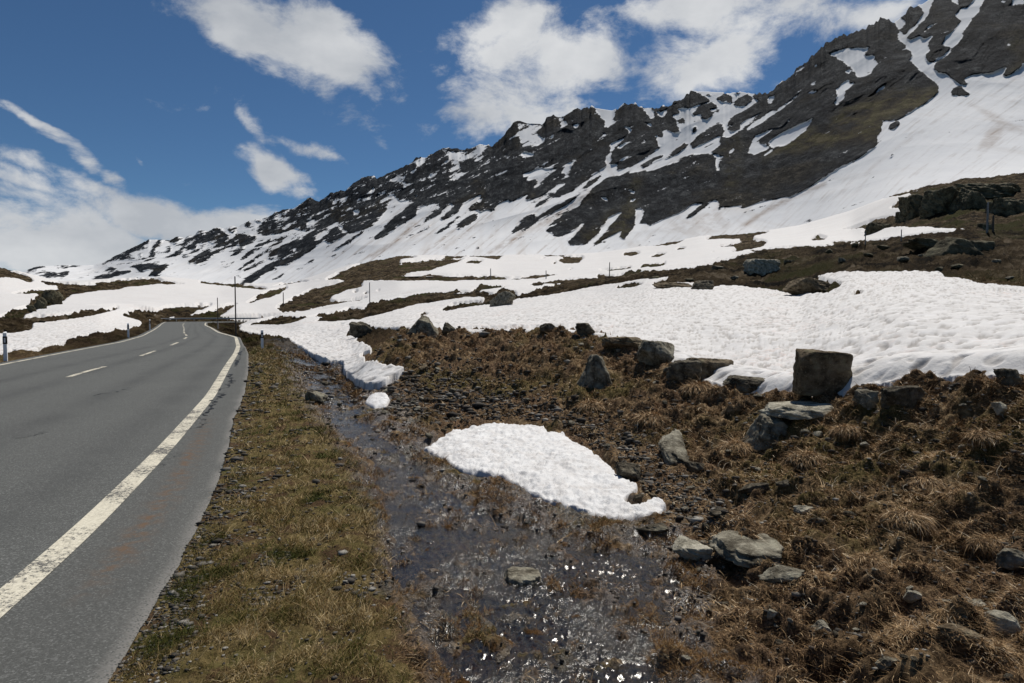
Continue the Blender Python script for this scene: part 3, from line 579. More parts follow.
def m_asphalt():
    t = NT('asphalt')
    sp_ = t.noise(95, 6, .95); n = t.noise(.7, 5, .6, t.mapping((1, .25, 1), (0, 0, math.radians(20)))); n2 = t.noise(28, 4, .7)
    c = t.ramp(sp_, [(.3,(.028,.028,.027)), (.45,(.066,.067,.063)), (.58,(.125,.126,.118)), (.72,(.34,.34,.32))])
    c = t.mix(.30, c, t.ramp(n, [(.3,(.062,.064,.058)), (.7,(.115,.117,.106))]))
    c = t.mix(t.math('MULTIPLY', t.mr(n2, .55, .8), .3), c, (.15,.15,.148))
    vc = t.n.new('ShaderNodeTexVoronoi'); vc.inputs['Scale'].default_value = 105; t.w(t.tc, vc.inputs['Vector'])
    vs_ = t.n.new('ShaderNodeSeparateColor'); t.w(vc.outputs['Color'], vs_.inputs[0])
    c = t.mix(.30, c, t.ramp(vs_.outputs[0], [(0,(.035,.036,.034)), (.6,(.11,.112,.106)), (.85,(.20,.20,.19)), (1,(.42,.42,.40))]))
    c = t.mix(t.math('MULTIPLY', t.attr('wheel'), t.mr(t.noise(.5, 4, .6), .3, .6, .12, .42)), c, (.052,.053,.052))
    e = t.attr('edge')       # worn shoulder, lighter grit towards the turf and a rusty stain
    c = t.mix(t.math('MULTIPLY', e, .30), c, (.075,.073,.067))
    c = t.mix(t.math('MULTIPLY', t.attr('grit'), t.mr(t.vor(60), .2, .5)), c, (.19,.18,.165))
    c = t.mix(t.math('MULTIPLY', t.attr('rust'), t.mr(t.noise(7, 5, .7), .42, .62)), c, (.13,.085,.055))
    cr = t.math('LESS_THAN', t.vor(.42, 'DISTANCE_TO_EDGE', vec=t.mix(.16, t.tc, t.n.new('ShaderNodeTexNoise').outputs['Color'])), .0035)
    cr = t.math('MULTIPLY', cr, 0.0)
    c = t.mix(t.math('MULTIPLY', cr, .8), c, (.018,.017,.016))
    b = t.bump(t.noise(170, 3, .8), .55, .006)
    return t.fin(c, b, .82)
def m_paint():
    t = NT('road_paint')
    c = t.ramp(t.noise(40, 4, .7), [(.3,(.42,.38,.29)), (.6,(.62,.575,.46)), (.8,(.70,.66,.55))])
    hole = t.mr(t.math('ADD', t.noise(24, 6, .9), t.math('MULTIPLY', t.noise(1.6, 3, .6), .5)), .76, .82)
    c = t.mix(hole, c, (.09,.088,.083))
    return t.fin(c, t.bump(t.noise(120, 3, .8), .4, .004), .7)
def m_crack():
    t = NT('tar_seal'); return t.fin((.012,.012,.012), t.bump(t.noise(90, 2), .3, .004), .5)
def m_rock(name, a, b, c, lich=(.30,.30,.22), la=.25, scale=1.0):
    t = NT(name)
    tex = t.n.new('ShaderNodeTexCoord').outputs['Object']
    info = t.n.new('ShaderNodeObjectInfo')
    n1 = t.noise(5*scale, 8, .7); n2 = t.noise(30*scale, 5, .75)
    col = t.ramp(n1, [(.40,a), (.5,b), (.62,c)])
    col = t.mix(t.math('MULTIPLY', t.mr(n2, .52, .7), .6), col, tuple(x*1.7 for x in c))
    col = t.mix(t.math('MULTIPLY', t.mr(t.noise(9*scale, 4, .6), .56, .66), la), col, lich)
    lay = t.noise(3*scale, 5, .7, t.mapping((1, 1, 6), (.25, .2, 0)))
    col = t.mix(t.math('MULTIPLY', t.mr(lay, .55, .68), .5), col, a)
    b1 = t.bump(n2, .55, .02/scale); b2 = t.bump(lay, .5, .05/scale, b1); b3 = t.bump(n1, .6, .08/scale, b2)
    return t.fin(col, b3, .88)
def m_blade(name, stops, rough=.7):
    t = NT(name); c = t.ramp(t.attr('tone'), stops)
    t.b.inputs['Specular IOR Level'].default_value = .08
    return t.fin(c, None, rough)
def m_plain(name, col, rough=.6, metal=0, n=0.15):
    t = NT(name); c = t.mix(t.mr(t.noise(14, 5, .7), .45, .75), col, tuple(x*(1-n*2.2) for x in col))
    t.b.inputs['Metallic'].default_value = metal
    return t.fin(c, None, rough)
def m_water():
    t = NT('shallow_water'); t.n.remove(t.b)
    tr = t.n.new('ShaderNodeBsdfTransparent'); tr.inputs[0].default_value = (.46,.39,.31,1)
    gl = t.n.new('ShaderNodeBsdfGlossy'); gl.inputs['Roughness'].default_value = .17; gl.inputs[0].default_value = (1,.98,.93,1)
    fr = t.n.new('ShaderNodeFresnel'); fr.inputs['IOR'].default_value = 1.5
    mx = t.n.new('ShaderNodeMixShader')
    rip = t.mr(t.noise(1.6, 4, .6), .44, .60)
    h = t.math('MULTIPLY', t.noise(34, 4, .65, t.mapping((1, .6, 1))), t.math('ADD', .25, rip))
    b = t.bump(h, .6, .03); b2 = t.bump(t.noise(5, 2, .5), .25, .05, b)
    t.w(b2, gl.inputs['Normal']); t.w(b2, fr.inputs['Normal'])
    t.w(fr.outputs[0], mx.inputs[0]); t.w(tr.outputs[0], mx.inputs[1]); t.w(gl.outputs[0], mx.inputs[2]); t.w(mx.outputs[0], t.out.inputs['Surface'])
    return t.m
MG, MSN, MPT, MMT, MAS, MPA, MCR = m_ground(), m_snow(), m_patch(), m_mountain(), m_asphalt(), m_paint(), m_crack()
MW = m_water()
ROCKS = dict(
 grey=m_rock('grey_green_rock', (.060,.051,.036), (.16,.142,.105), (.28,.255,.195)),
 dark=m_rock('dark_rock', (.030,.025,.018), (.090,.076,.054), (.17,.148,.108), la=.2),
 brown=m_rock('brown_rock', (.060,.044,.027), (.135,.102,.064), (.22,.175,.115), (.20,.19,.11), .35),
 pale=m_rock('pale_rock', (.14,.125,.092), (.28,.255,.195), (.44,.405,.32), la=.2),
 crag=m_rock('crag_rock', (.035,.030,.019), (.085,.074,.047), (.15,.132,.085), (.11,.115,.07), .3, scale=.12))

# ------------------------------------------------------------------ the setting
ones = np.ones_like(GY)
far_a = sstep(16, 40, GY)*ones
g = grid_obj('ground', GX, GY, GZ, None, MG, dict(wet=np.clip(WETa*1.1, 0, 1), gravel=GRa, verge=VEa*(1-far_a), far=far_a*(1-.6*VEa)))
tag(g, kind='structure')
# ground behind and beside the viewer
xs = np.linspace(-6, 6, 40); xx = TA[:, None]*1.2 + 0*np.zeros((1, 2)); yy = np.array([[-60.0, 1.2]])*np.ones((NC, 1))
xx = np.where(yy < 0, np.linspace(-400, 400, NC)[:, None], xx); zz = np.where(yy < 0, -.4, GZ[:, :1])
tag(grid_obj('ground', xx, yy, zz, None, MG, dict(wet=0*xx, gravel=0*xx, verge=0*xx+.5, far=0*xx)), kind='structure')

# snow lying over the valley
VB = Map(0.0); VB.a = VS.a.copy(); VB.blur(9); VBa = VB.at(PX0, PY0)
th = np.clip(np.maximum(.16, .0032*GY), 0, 1.2)
th = th*np.where((GY < 24) & (NCOL_PX[:, None] > 405), .12 + .88*sstep(.2, 1.0, VBa), 1)
rise = sstep(-.25, .45, Fv)
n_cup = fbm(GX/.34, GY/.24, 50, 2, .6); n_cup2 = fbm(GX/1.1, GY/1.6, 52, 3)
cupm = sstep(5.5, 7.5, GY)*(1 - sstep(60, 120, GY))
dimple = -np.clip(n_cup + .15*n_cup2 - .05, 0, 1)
hollow = Map(0.0); hollow.poly([(292,341),(300,347),(322,340),(338,334),(338,331),(318,333)], 1.0); hollow.blur(1.2)
hol = np.where((GY > 20) & (GY < 70), hollow.at(PX0, PY0), 0)
SZ = GZ0 - .1 + rise*(th+.1) + rise*(.075*dimple*cupm + .05*n_cup2*cupm + .35*fbm(GX/30, GY/30, 55, 4)*sstep(60, 150, GY)) - .12*hol
SZ = np.where((dist_road < .1) & (GY < 115), GZ0 - .5, SZ)
keep = (Fv > -.35) & (GY > 5.5) & ~on_far
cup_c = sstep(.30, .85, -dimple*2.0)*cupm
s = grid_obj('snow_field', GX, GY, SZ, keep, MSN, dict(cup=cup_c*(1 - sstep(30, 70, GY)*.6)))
tag(s, kind='structure')

def patch(name, mp, thick, label, w):
    Fp = np.where(GY < 30, mp.at(PX0, PY0), -1.0) + .28*fbm(GX/.16, GY/.16, 61, 3, .6)
    r = sstep(-.3, .75, Fp)**.6
    dome = np.where(GY < 30, mp2.at(PX0, PY0), -1)
    lump = .018*fbm(GX/.13, GY/.13, 66, 4, .7) + .025*fbm(GX/.5, GY/.5, 68, 3) - .018*np.abs(perlin(GX/.12, GY/.12, 70))
    Z = GZ0 - .16 + r*(thick + .10) + r*lump*w + sstep(.2, 1, dome)*thick*.4
    o = grid_obj(name, GX, GY, Z, (Fp > -.55) & (GY < 30), MPT, dict(rim=1 - sstep(-.1, .5, Fp)))
    tag(o, label, 'snow patch'); return o
mp2 = Map(-1.0); mp2.poly(PATCH_MAIN, 1.0); mp2.blur(9)
patch('snow_patch', PM, .075, 'large white melting snow patch lying beside the stream in the foreground', 1.0)
mp2 = Map(-1.0); mp2.poly(PATCH_SMALL, 1.0); mp2.blur(3)
patch('snow_patch', PS, .08, 'small round snow patch beyond the large one, at the tip of the snow tongue', .6)

# water
rif = sstep(-.25, .35, fbm(GX/.6, GY/.9, 84, 3))
WZ = GZ0 - .054 + .012*fbm(GX/1.5, GY/1.5, 80, 2) + (.30 + .70*rif)*.013*fbm(GX/.05, GY/.065, 82, 3, .55)
w_ = grid_obj('water', GX, GY, WZ, ((W > .3) & (GY < 34) & (dist_road > .3)), MW)
tag(w_, kind='structure')

# road
def ribbon(name, a, b, z, mat, n_across=1, attrs=None, crown=0):
    n = len(a); t = np.linspace(0, 1, n_across+1)[None, :, None]
    Pn = a[:, None]*(1-t) + b[:, None]*t
    zz = np.full(Pn.shape[:2], z) - .05*sstep(118, 135, Pn[..., 1])
    return grid_obj(name, Pn[..., 0].T, Pn[..., 1].T, zz.T, None, mat, attrs)
def resamp(p, n):
    d = np.r_[0, np.cumsum(np.hypot(*np.diff(p, axis=0).T))]; t = np.linspace(0, d[-1], n)
    return np.stack([np.interp(t, d, p[:, c]) for c in (0, 1)], 1)
nA = 260
rp = np.array([R_EDGE[i] for i in range(400)]); lp = L_EDGE
tt = np.linspace(0, 1, 400)
t_ac = np.linspace(0, 1, 81)
Pn = lp[:, None]*(1-t_ac[None, :, None]) + rp[:, None]*t_ac[None, :, None]
Wd = np.hypot(*(rp - lp).T)[:, None]; from_edge = (1 - t_ac[None, :])*Wd
from_line = from_edge - (sh + jit)[:, None]
wheel = sum(np.exp(-((from_line - c_)/.32)**2) for c_ in (.85, 2.5, 4.6, 6.2))
at = dict(wheel=wheel, edge=1 - sstep(-.25, .1, from_line), grit=(1 - sstep(.0, .09, from_edge + .08*fbm(Pn[..., 0]*2, Pn[..., 1]*2, 90, 3))) ,
          rust=np.exp(-((from_edge - .42)/.09)**2)*sstep(3.6, 4.4, Pn[..., 1])*(1 - sstep(8, 11, Pn[..., 1])))
zz = -.035*(1 - sstep(0, .18, from_edge)) - .01 - .05*sstep(118, 135, Pn[..., 1])
tag(grid_obj('road', Pn[..., 0].T, Pn[..., 1].T, zz.T, None, MAS, {k: v.T for k, v in at.items()}), kind='structure')
def line_rib(name, c, w, z=-.004):
    a = offset(c, -w/2); b = offset(c, w/2)
    return tag(ribbon(name, b, a, z, MPA), kind='structure')
line_rib('road_marking', RL, .19); line_rib('road_marking', LL, .13)
mid = resamp((resamp(RL[:380], 900) + resamp(LL[:380], 900))/2, 1600)
mid = np.array([( (xe(RL, y) + xe(LL, y))/2, y) for y in np.linspace(-4, 112, 1600)])
mid[:, 0] -= .33*(1 - sstep(17, 23, mid[:, 1]))
md = np.r_[0, np.cumsum(np.hypot(*np.diff(mid, axis=0).T))]
V = []; Q = []
s0 = float(np.interp(16.8, mid[:, 1], md)) - 8.9*3
while s0 < md[-1] - 4:
    per, on = (8.9, 3.5) if s0 < float(np.interp(38, mid[:, 1], md)) else (6.5, 3.3)
    t = np.linspace(s0, s0+on, 6); c = np.stack([np.interp(t, md, mid[:, 0]), np.interp(t, md, mid[:, 1])], 1)
    a = offset(c, -.07); b = offset(c, .07)
    for k in range(6): V += [(a[k, 0], a[k, 1], -.004), (b[k, 0], b[k, 1], -.004)]
    o0 = len(V) - 12
    for k in range(5): Q.append((o0+2*k+1, o0+2*k+3, o0+2*k+2, o0+2*k))
    s0 += per
tag(mesh_obj('road_marking', np.array(V), np.array(Q)[:, ::-1], MPA), kind='structure')
# tar filled cracks on the shoulder
V = []; Q = []
def crack(p0, p1, w, seed):
    n = 60; t = np.linspace(0, 1, n)
    a = np.array(plane_pt(*p0)); b = np.array(plane_pt(*p1)); c = a + (b-a)*t[:, None]
    d = (b-a)/np.hypot(*(b-a)); nrm = np.array([-d[1], d[0]])
    c = c + nrm*(.16*fbm(t*7, t*0, seed, 4, .6)[:, None]); wi = w*np.clip(.5 + 1.3*perlin(t*13, t*0, seed+4), .12, 1.6)
    o0 = len(V)
    for k in range(n):
        V.append((*(c[k] - nrm*wi[k]/2), -.0035)); V.append((*(c[k] + nrm*wi[k]/2), -.0035))
    for k in range(n-1): Q.append((o0+2*k, o0+2*k+1, o0+2*k+3, o0+2*k+2))
crack((206,415),(222,392),.07,1); crack((224,390),(232,374),.08,2); crack((236,366),(243,348),.10,3); crack((198,428),(205,417),.03,6); crack((20,438),(48,431),.03,9); crack((92,396),(134,387),.035,10); crack((150,470),(176,452),.012,12)
tag(mesh_obj('tar_seam', np.array(V), np.array(Q), MCR), kind='structure')

# ------------------------------------------------------------------ mountain range
SKY = [(-300,300),(-60,288),(0,278),(23,272),(37,266),(45,266),(68,265),(78,265.5),(94,265),(105.5,261),(117,255),(133,247.4),(148.4,239.6),(160,239.5),(170,240.4),(176,236.4),(184,237.7),(194.6,234.8),(200,230),(208,231),(215.6,228),(224.5,228.5),(230,226),(237,227),(240.6,225),(248,221),(255,219.5),(263,219.5),(273,214),(282.5,209.8),(293.7,208),(300,204),(310,197),(319,202),(330,193),(345,191),(353,183),(364.5,176.5),(374,176.5),(377,179),(390,172),(403,167),(411,163),(416,157.7),(425.7,157.7),(442,148),(451.5,148),(462.6,150),(472,148),(480,144),(491.6,146.7),(504.5,134.6),(513,122.6),(518,120),(527,123.4),(542,124),(547,118.5),(553.6,115.6),(561,117),(569,112),(577,108),(583.4,109.7),(590,107),(601,109),(612,110.6),(618.7,108),(625,103),(635,105),(644.5,108),(654,108),(665.4,106.6),(676.7,102.6),(684.7,97),(691,91.3),(707,91.6),(730,93),(739.5,91.6),(752,93.8),(768,93),(784.5,81),(808.6,60),(827.6,42),(865.6,28.6),(884,17.4),(894.6,22.6),(904.3,14.5),(910.7,7.3),(918.8,6.4),(928.5,0),(960,-14),(1000,-30),(1060,-45),(1200,-66),(1500,-60)]
sx, sy = np.array(SKY).T
mpx = np.concatenate([np.linspace(-900,-110,30), np.arange(-90,1116,1.0), np.linspace(1130,1800,24)])
base_py = np.interp(mpx, kx, [cols[int(x)][11][1] for x in kx]) + 7
def smo(v, w=121):
    k = np.hanning(w); k /= k.sum(); return np.convolve(np.pad(v, w//2, mode='edge'), k, 'valid')
base_py = smo(base_py, 41)
rock_top = smo((MS.at(mpx, np.interp(mpx, sx, sy) + 2) < 0).astype(float), 5)
top_py = np.interp(mpx, sx, sy) - (2.0*(np.abs(fbm(mpx/8, mpx*0, 33, 3, .55))*2-.6))*rock_top*np.interp(mpx, [420,560], [.45,1])*np.interp(mpx, [90, 200], [.3, 1])
NRM = 400
tr = np.linspace(0, 1, NRM)
_k = np.hanning(61); _k /= _k.sum()
top_s = np.convolve(np.pad(np.interp(mpx, sx, sy), 30, mode='edge'), _k, 'valid')
MPY = base_py[:, None] + (top_s - base_py)[:, None]*tr[None, :] + (top_py - top_s)[:, None]*tr[None, :]**7
MPX = mpx[:, None]*np.ones((1, NRM))
e = e_of(MPY); mta = ta_of(MPX, e)
yb = smo(np.interp(mpx, *YB))[:, None]; yr = smo(np.interp(mpx, *YR))[:, None]
MY = yb + (yr - yb)*tr[None, :]**.85
snowF = MS.at(MPX, MPY)
# fall-line axes: p runs down the slope, q across it
ang = np.radians(np.interp(mpx, [-100,300,560,760,900,1100], [24,34,38,40,42,40]))[:, None]
qa = MPX*np.sin(ang) + MPY*np.cos(ang); pa = MPX*np.cos(ang) - MPY*np.sin(ang)
scl = np.interp(mpx, [0,300,700,1024], [.45,.75,1.1,1.4])[:, None]
spur = ridged(qa/(46*scl), pa/(190*scl), 14, 3, .33)
rockw = sstep(.4, -.4, snowF)
env = np.sin(np.clip(tr, 0, 1)*np.pi*.93)[None, :]**.6
rx_ = MPX + .35*MPY + 5*fbm(MPX/30, MPY/40, 47, 2)
craggy = .9*ridged(rx_/(8*scl), MPY/(80*scl), 17, 3, .5) + .45*ridged(qa/(18*scl), pa/(70*scl), 37, 2, .5)
fine = fbm(qa/(3*scl), pa/(8*scl), 18, 4, .6)
disp = -.021*spur*env - rockw*(.0040*craggy + .0004*fine + .0012)*(.35 + .65*env) - .0012*fbm(qa/8, pa/50, 19, 4)*env
MY = MY*(1 + disp)
# fine broken outline between snow and rock, running down the fall line
fz = fbm(qa/(2.4*scl + 1), pa/(17*scl + 2), 23, 4, .62)
midamp = np.interp(mpx, [0,560,760,900], [.58,.62,.55,.45])[:, None]
ms_ = snowF*(1 - np.interp(mpx, [0,150,300,480,620], [.2,.35,.42,.25,0])[:, None]*sstep(.3, .7, tr)[None, :]) + 1.45*fz*midamp
high = sstep(.35, .9, tr)[None, :]*np.interp(mpx, [0,150,300,560,640], [.35,.5,.55,.25,.0])[:, None]
ms_ = ms_ + fbm(qa/4.5, pa/8, 27, 4, .65)*high*1.0 + .10*high + np.interp(mpx, [60,200,520,640], [0,.0,.0,0])[:, None] - .03*sstep(.5, .85, tr)[None, :]*np.interp(mpx, [150,220,480,600], [0,1,1,0])[:, None]
mdirt = DIRT.at(MPX, MPY) + .6*np.clip(fbm(qa/3.4, pa/50, 29, 4, .7) - .15, 0, 1)*sstep(.85, .4, tr)[None, :]*np.interp(mpx, [200,330,600,760,1024], [.2,1,.8,.5,.6])[:, None]
MX = mta*MY; MZ = H + e*MY
# far side of the ridge falls away
bk = np.linspace(.03, 1, 14)[None, :]
BY = MY[:, -1:]*(1 + bk*.45); BZ = MZ[:, -1:]*(1 - bk*1.15); BX = MX[:, -1:]*(1 + bk*.45)
MXa, MYa, MZa = (np.concatenate([a, b], 1) for a, b in ((MX, BX), (MY, BY), (MZ, BZ)))
ext = lambda a, v: np.concatenate([a, np.full((len(mpx), 14), v)], 1)
mo = grid_obj('mountain', MXa, MYa, MZa, None, MMT, dict(snow=ext(ms_, .2), moss=ext(MOSS.at(MPX, MPY), 0), dirt=ext(np.clip(mdirt, 0, 1), 0)))
tag(mo, kind='structure')

# ------------------------------------------------------------------ placing on the ground
core_c = slice(36, NC-36)
cpx, cpy, cgx, cgy, cgz = (a[core_c] for a in (PXG, PYG, GX, GY, GZ))
SZv = np.where(keep, np.maximum(SZ, GZ), GZ)
spx, spy = project(GX, GY, SZv); spx, spy, sz_ = spx[core_c], spy[core_c], SZv[core_c]
def hit(px, py, snow=False):
    ax, ay, az = (spx, spy, sz_) if snow else (cpx, cpy, cgz)
    m = (np.abs(ax-px) < 1.3) & (np.abs(ay-py) < 1.1)
    if not m.any():
        d = (ax-px)**2 + (ay-py)**2; k = np.unravel_index(np.argmin(d), d.shape)
    else:
        yy = np.where(m, cgy, 1e9); k = np.unravel_index(np.argmin(yy), yy.shape)
    return Vector((cgx[k], cgy[k], az[k]))
def zat(x, y):
    ta = x/y; i = int(np.clip(np.searchsorted(TA, ta), 1, NC-1)); j = int(np.clip(np.searchsorted(GY[i], y), 1, NR-1)); return float(GZ[i, j])

# ------------------------------------------------------------------ rocks
import bmesh
def ico(sub):
    bm = bmesh.new(); bmesh.ops.create_icosphere(bm, subdivisions=sub, radius=1)
    v = np.array([x.co[:] for x in bm.verts]); f = np.array([[x.index for x in fc.verts] for fc in bm.faces]); bm.free(); return v, f
ICO = {k: ico(k) for k in (3, 4, 5, 6)}
def noise3(v, s, seed):
    return (perlin(v[:, 0]*s + v[:, 2]*.7*s, v[:, 1]*s - v[:, 2]*.5*s, seed) + perlin(v[:, 1]*s + 5, v[:, 2]*s*1.1 + v[:, 0]*.4*s, seed+2))*.5
def rock_shape(seed, sub=4, nplanes=15, sharp=42, box=None, rough=.05):
    r = np.random.default_rng(seed); v, f = ICO[sub]
    if box is None:
        n = r.normal(size=(nplanes, 3)); n /= np.linalg.norm(n, axis=1)[:, None]; d = r.uniform(.58, 1.0, nplanes)
        n = np.vstack([n, [[0,0,-1],[0,0,1],[1,0,0],[-1,0,0],[0,1,0],[0,-1,0]]]); d = np.r_[d, [1,.85,1,1,1,1]]
    else:
        n = np.array(box, float)[:, :3]; d = np.array(box, float)[:, 3]; n = n/np.linalg.norm(n, axis=1)[:, None]
    dots = v @ n.T
    with np.errstate(divide='ignore'): q = np.clip(dots, 1e-4, None)/d
    rad = (q**sharp).sum(1)**(-1/sharp)
    p = v*rad[:, None]
    p *= (1 + 1.9*rough*noise3(p, 2.2, seed) + 1.1*rough*noise3(p, 6, seed+1) + rough*.5*noise3(p, 15, seed+3))[:, None]
    return p, f
def rock(px, pyb, w, h, label, seed, mat='grey', hf=.6, name='boulder', cat='boulder', group=None, rot=None, box=None, tilt=(0,0), sub=5, sink=.22, snow=False, rough=.08, dd_=None):
    b = hit(px, pyb, snow); Y = b.y; u = Y/FPX*1.02
    W_ = w*u; Hh = h*u; dep = math.atan2(H - b.z, Y)
    hr = hf*W_
    if dep > .12: dd = float(np.clip((Hh - hr*math.cos(dep))/math.sin(dep), .55*W_, 1.5*W_))
    else: dd = .8*W_
    if dep <= .12: hr = Hh
    else: hr = max((Hh - dd*math.sin(dep))/math.cos(dep), hr*.6)
    if dd_: dd = dd_*W_; hr = hf*W_
    p, f = rock_shape(seed, sub, box=box, rough=rough)
    mn, mx = p.min(0), p.max(0); p = (p - (mn+mx)/2)/((mx-mn)/2)/2
    total_h = hr/(1-sink)
    p = p*[W_, dd, total_h]
    rt = Matrix.Rotation(math.radians(tilt[0]), 3, 'X') @ Matrix.Rotation(math.radians(tilt[1]), 3, 'Y')
    p = p @ np.array(rt).T
    bz = b.z if dep > .12 else b.z
    o = mesh_obj(name, p, f, ROCKS[mat], smooth=True)
    o.location = (b.x, b.y + dd*.42, bz + total_h*(.5 - sink) + (0 if dep <= .12 else 0))
    # keep the foot in the slope
    o.location.z = min(o.location.z, max(bz, zat(b.x, b.y + dd*.42) - .3*total_h) + total_h*(.5 - sink*.6))
    tag(o, label, cat, group)
    return o
BLK = [(1,0,.05,.95),(-1,.1,.02,.95),(0,-1,.06,.8),(0,1,0,.8),(.05,0,1,.88),(0,0,-1,1),(-.8,-.2,.8,1.18),(.9,0,.7,1.22),(.6,-.9,0,1.1),(-.7,-.8,.1,1.12),(0,-.9,1,1.15)]
SLAB = [(1,.1,.1,.95),(-1,0,.3,.98),(0,-1,.3,.85),(.1,1,.2,.85),(.06,.1,1,.42),(0,0,-1,.6),(-.8,-.6,.2,1.0),(.8,-.6,0,.98),(.7,.7,.1,1.0),(-.6,.8,.1,1.02),(0,-.5,1,.62)]
WEDGE = [(1,0,.75,.72),(-1,-.2,.9,.6),(0,-1,.35,.7),(0,1,.4,.8),(0,0,-1,.8),(.2,-.3,1,.62),(-.5,-1,.3,.8)]
rock(828,391,54,44,'tall squared block of dark rock standing upright on the bank edge before the snow',1,'brown',.85,box=BLK,rough=.035,tilt=(0,3),sink=.14)
rock(818,419,92,27,'broad flat-topped slab of rock lying below the upright block',2,'pale',.12,box=SLAB,tilt=(0,-3),sink=.1,dd_=.75)
rock(776,443,56,34,'grey rock with pale top leaning under the left end of the flat slab',3,'grey',.45,box=WEDGE,tilt=(0,-14))
rock(911,409,48,26,'dark rounded rock right of the upright block, half sunk in dry turf',4,'dark',.5)
rock(869,411,18,24,'narrow grey stone between the flat slab and the dark rounded rock',5,'grey',.9)
rock(753,390,48,14,'low black rock on the bank edge left of the upright block',6,'dark',.42)
rock(687,382,34,22,'rounded dark rock at the left end of the long low ledge on the bank edge',7,'dark',.7)
rock(712,378,52,20,'long low ledge of rock running along the bank edge beside the snow',8,'brown',.3,box=SLAB,sink=.1)
rock(657,365,34,29,'steep grey boulder sloping down to the snow field behind the bank',9,'grey',.7,tilt=(0,28))
rock(628,348,44,12,'low turf-capped rock joined to the left of the steep grey boulder',10,'brown',.35)
rock(598,388,42,33,'pointed grey rock like a shark fin on the brown bank',11,'grey',.95,box=[(1,0,.5,.62),(-1,-.1,.62,.6),(0,-1,.3,.6),(0,1,.3,.6),(0,0,-1,.8),(.1,.2,1,.72),(.6,-.6,.6,.7)])
rock(586,334,20,12,'small black rock on the crest of the bank with its flat left side upright',12,'dark',.6)
rock(548,333,17,10,'small rounded dark rock on the crest of the bank left of the black one',13,'dark',.5)
rock(447,333,13,11,'small squared rock right of the largest grey boulder on the crest',14,'dark',.7)
rock(419,336,44,20,'largest grey boulder on the crest of the bank with a long slope to the right',15,'grey',.45,box=WEDGE)
rock(361,336,22,14,'dark round-backed boulder at the snow edge left of the largest grey boulder',16,'dark',.6)
rock(502,307,26,17,'grey boulder standing in the brown strip across the snow field',17,'grey',.55,snow=False)
rock(680,462,30,48,'long dark rock lying up the bank, mossy and tapering downhill',18,'grey',.45,tilt=(20,4),dd_=2.4)
rock(697,474,24,15,'black rock below the long mossy rock',19,'dark',.7)
rock(758,496,34,15,'low black rock in wet turf below the flat slab',20,'dark',.35)
rock(787,488,20,9,'flat dark stone just right of the low black rock',21,'dark',.3)
rock(761,560,74,40,'broad flat grey slab sunk level with the turf in the right foreground',22,'grey',.10,box=SLAB,sink=.45,rough=.10)
rock(694,561,36,30,'grey stone left of the broad sunken slab',23,'pale',.4)
rock(786,584,46,20,'long narrow grey stone below the broad sunken slab',24,'grey',.25,tilt=(0,-12))
rock(824,638,30,20,'grey stone with a flat slanted top in the foreground turf',25,'pale',.5,box=WEDGE)
rock(963,641,42,16,'low brownish oval stone left of the pale round stone',26,'brown',.35)
rock(1008,634,34,26,'pale round stone at the right edge of the foreground',27,'pale',.6,rough=.04)
rock(1016,570,32,26,'rounded grey boulder at the right edge above the pale round stone',28,'grey',.6)
rock(915,603,17,16,'small pale stone in turf below the middle of the right slope',29,'pale',.7)
rock(521,589,42,27,'flat grey-green stone lying in the stream',30,'grey',.25,box=SLAB,sink=.25)
rock(313,402,20,13,'grey-green stone in the far part of the stream beside the verge',31,'grey',.5)
rock(1015,386,24,16,'black rock at the right end of the bank edge',32,'dark',.8)
rock(1006,413,12,14,'pale-topped small stone below the black rock at the right',33,'pale',.8)
rock(632,480,26,22,'dark stone at the upper right edge of the large snow patch',34,'dark',.6)
rock(655,534,34,14,'low dark stone under the right tip of the large snow patch',35,'dark',.3)
rock(720,517,22,10,'dark wet stone above the broad sunken slab',36,'dark',.4)
rock(806,512,20,9,'pale flat pebble right of the low black rock',37,'pale',.3)
rock(820,526,22,10,'dark flat stone right of the broad sunken slab',38,'dark',.4)
rock(889,670,20,14,'dark stone near the bottom edge on the right',39,'grey',.5)
rock(774,622,11,11,'little pale stone left of the stone with the slanted top',40,'pale',.8)
rock(980,606,26,9,'flat pale stone beside the pale round stone',41,'pale',.25)
rock(765,274,34,16,'squared grey boulder on the brown hillside beyond the snow field',42,'pale',.5,box=BLK)
rock(704,291,24,12,'low dark rocks at the lower edge of the brown hillside',43,'dark',.4)
rock(674,286,38,5,'long flat stone showing through the snow below the hillside',44,'brown',.2,snow=True)
rock(815,293,46,15,'dark brown rocks poking into the upper edge of the snow field',45,'brown',.35)
rock(962,253,48,19,'pointed grey crag on the brown hillside at the right',46,'crag',.4,box=WEDGE)
rock(985,249,34,10,'slanting slab right of the pointed crag',47,'crag',.3,box=SLAB)
rock(931,247,36,9,'low flat outcrop left of the pointed crag',48,'crag',.25)
rock(425,328,1.5,1,'tiny stone on the snow crest',49,'dark',.5) if False else None
